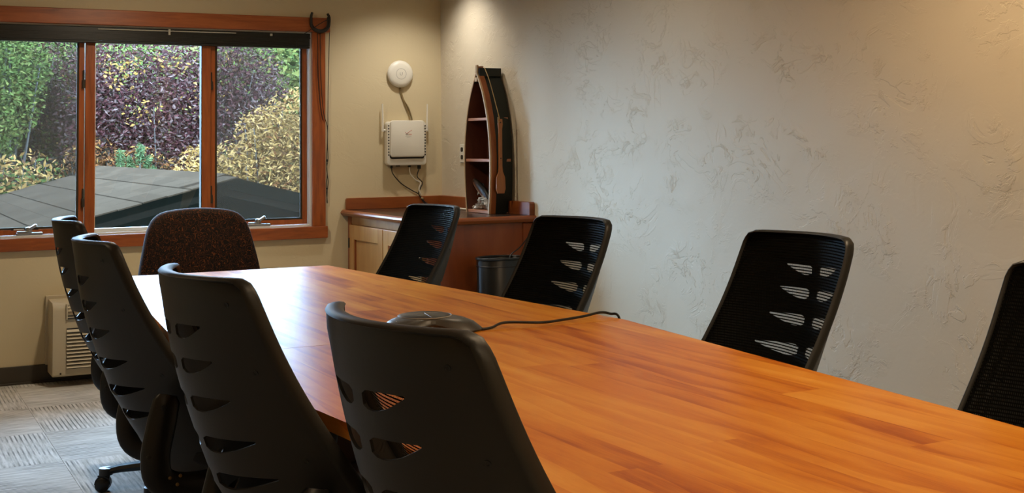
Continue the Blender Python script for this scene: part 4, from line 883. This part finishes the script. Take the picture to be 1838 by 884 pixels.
# ================================================================== CONFERENCE PHONE
ph = empty('conference_phone', (-1.835, -3.98, TZ)); tag(ph, 'dark grey three-lobed conference phone on the table', 'phone')
px_, py_ = ph.location.x, ph.location.y
def lob(a, r0_, k_): return r0_*(1+k_*math.cos(3*(a-R(-38))))
N = 72
def pr_ring(r_, k_, z): return [(px_+lob(2*math.pi*j/N, r_, k_)*math.cos(2*math.pi*j/N), py_+lob(2*math.pi*j/N, r_, k_)*math.sin(2*math.pi*j/N), TZ+z+ (0 if z > .03 else 0)) for j in range(N)]
def pr_arch(r_, k_, z):   # skirt lifts between the feet
    out = []
    for j in range(N):
        a = 2*math.pi*j/N; c_ = math.cos(3*(a-R(-38))); rr_ = lob(a, r_, k_); out.append((px_+rr_*math.cos(a), py_+rr_*math.sin(a), TZ+max(z, z+.020*max(0, -c_)**.7*1.0)))
    return out
phb = obj('body', *loft([pr_arch(.11, .30, .001), pr_arch(.134, .32, .001), pr_arch(.136, .32, .006), pr_ring(.120, .27, .027), pr_ring(.104, .18, .037), pr_ring(.083, .06, .0425), pr_ring(.02, .0, .043)]), M['phone'], ph, smooth=True, off=ph.location, angle=50)
obj('speaker_grille', *loft([[(px_+q*math.cos(2*math.pi*j/36), py_+q*math.sin(2*math.pi*j/36), TZ+z) for j in range(36)] for q, z in ((.080, .0420), (.080, .0440), (.072, .0465), (.02, .0490))]), M['phone_d'], ph, smooth=True, off=ph.location)
obj('grille_ring', *tube([(px_+.081*math.cos(2*math.pi*j/36), py_+.081*math.sin(2*math.pi*j/36), TZ+.0430) for j in range(36)], .0018, 6, True), M['inkg'], ph, smooth=True, off=ph.location)
for k in range(3):
    a = R(-38+60+120*k); obj('grille_rib', *tube([(px_, py_, TZ+.0495), (px_+.076*math.cos(a), py_+.076*math.sin(a), TZ+.0455)], .0013, 5), M['inkg'], ph, off=ph.location)
    a = R(-38+120*k); obj('indicator', *tube([(px_+.118*math.cos(a), py_+.118*math.sin(a), TZ+.0365), (px_+.126*math.cos(a), py_+.126*math.sin(a), TZ+.0335)], .002, 6), M['white_pl'], ph, off=ph.location)
pcord = obj('phone_cord', *tube(catmull([(-1.735, -4.06, .748), (-1.70, -4.09, .745), (-1.66, -4.085, .746), (-1.60, -4.06, .754), (-1.50, -4.105, .752), (-1.42, -4.08, .750), (-1.31, -4.04, .750), (-1.235, -4.015, .754), (-1.206, -4.03, .750), (-1.188, -4.06, .735), (-1.186, -4.07, .60), (-1.25, -4.09, .25), (-1.30, -4.1, .03)], 8), .0042, 8), M['cordblk'], None, smooth=True)
tag(pcord, 'black cord running from the conference phone across the table and over its edge', 'cord')

# ================================================================== WALL AIR CONDITIONER
ac = empty('wall_air_conditioner', (-1.90, 0, .06)); tag(ac, 'beige louvred wall air conditioner below the window', 'air conditioner')
def ka(n, g, m_, par=None, **k): return obj(n, g[0], g[1], m_, par or ac, off=ac.location, **k)
AX0, AX1 = -2.436, -1.37
ka('wall_sleeve', join(box(AX0, AX1, -.035, 0, .10, .480, .003)), M['ptac'])
sec = [(-.03, .058), (-.215, .058), (-.225, .068), (-.225, .415), (-.215, .440), (-.190, .458), (-.03, .462)]
ka('cabinet', prism(sec, AX0+.012, AX1-.012, 'x', .006), M['ptac'], smooth=True, angle=40)
gx0, gx1 = AX0+.085, AX1-.085
ka('grille_recess', box(gx0, gx1, -.228, -.20, .098, .318), M['ptac_dark'])
for i in range(11):
    z = .108+i*.0195; ka('louvre', prism([(-.240, z-.004), (-.236, z-.006), (-.222, z+.006), (-.226, z+.010)], gx0, gx1, 'x'), M['ptac'])
gr = ka('outlet_recess', tf(box(gx0, gx1, -.05, .05, -.002, .0025), Matrix.Translation((0, -.2085, .4125)) @ Matrix.Rotation(R(62), 4, 'X')), M['ptac_dark'])
for i in range(5):
    z = .378+i*.0165; y = -.2285+max(0, i-2)*.007; ka('outlet_louvre', box(gx0, gx1, y-.004, y+.02, z-.0025, z+.0025, .001), M['ptac'])
for sx in (gx0-.004, gx1-.004): ka('grille_stile', box(sx, sx+.008, -.236, -.215, .365, .452, .002), M['ptac'])
ka('screw', disc_y(AX0+.055, .075, .005, -.229, -.224, 10), M['bronze'])

# ================================================================== CEILING DOWNLIGHTS (outside the frame)
def downlight(x, y, power, label, col=WARM, ang=120):
    e = empty('ceiling_downlight', (x, y, CEIL)); tag(e, label, 'downlight', 'recessed ceiling lights')
    obj('trim_ring', *lathe([(.062, -.001), (.088, -.001), (.090, -.006), (.062, -.010)], 28, (x, y, CEIL)), M['white_pl'], e, smooth=True, off=e.location)
    ml = bpy.data.materials.get('lamp_glow')
    if not ml:
        ml = bpy.data.materials.new('lamp_glow'); ml.use_nodes = True; b_ = ml.node_tree.nodes['Principled BSDF']; b_.inputs['Emission Color'].default_value = (*WARM, 1); b_.inputs['Emission Strength'].default_value = 18.0
    obj('lens', *lathe([(0, -.004), (.060, -.004), (.060, -.002), (0, -.002)], 24, (x, y, CEIL)), ml, e, off=e.location)
    ld = bpy.data.lights.new('downlight_beam', 'SPOT'); ld.energy = power; ld.color = col; ld.spot_size = R(ang); ld.spot_blend = .75; ld.shadow_soft_size = .06
    lo = bpy.data.objects.new('downlight_beam', ld); COL.objects.link(lo); lo.parent = e; lo.location = (0, 0, -.03)
HAL = (1.0, .84, .62)
downlight(-.33, -.50, 42, 'ceiling downlight above the corner cabinet', (1.0, .95, .88))
downlight(-2.0, -1.25, 95, 'ceiling downlight in front of the window', HAL, 172)
downlight(-.80, -2.75, 15, 'added unseen ceiling downlight brightening the upper plaster wall beyond the wastebasket', HAL, 172)  # lamp added out of view to lift the upper plaster wall
downlight(-.80, -4.9, 80, 'ceiling downlight above the plaster wall near the right chairs', WARM, 172)
downlight(-1.9, -6.0, 52, 'ceiling downlight above the near end of the table')
downlight(-3.9, -3.6, 40, 'ceiling downlight by the left wall')
downlight(-1.89, -8.4, 140, 'ceiling downlight behind the camera', WARM, 165); downlight(-.33, -8.4, 120, 'ceiling downlight in the far rear corner by the plaster wall', WARM, 165)
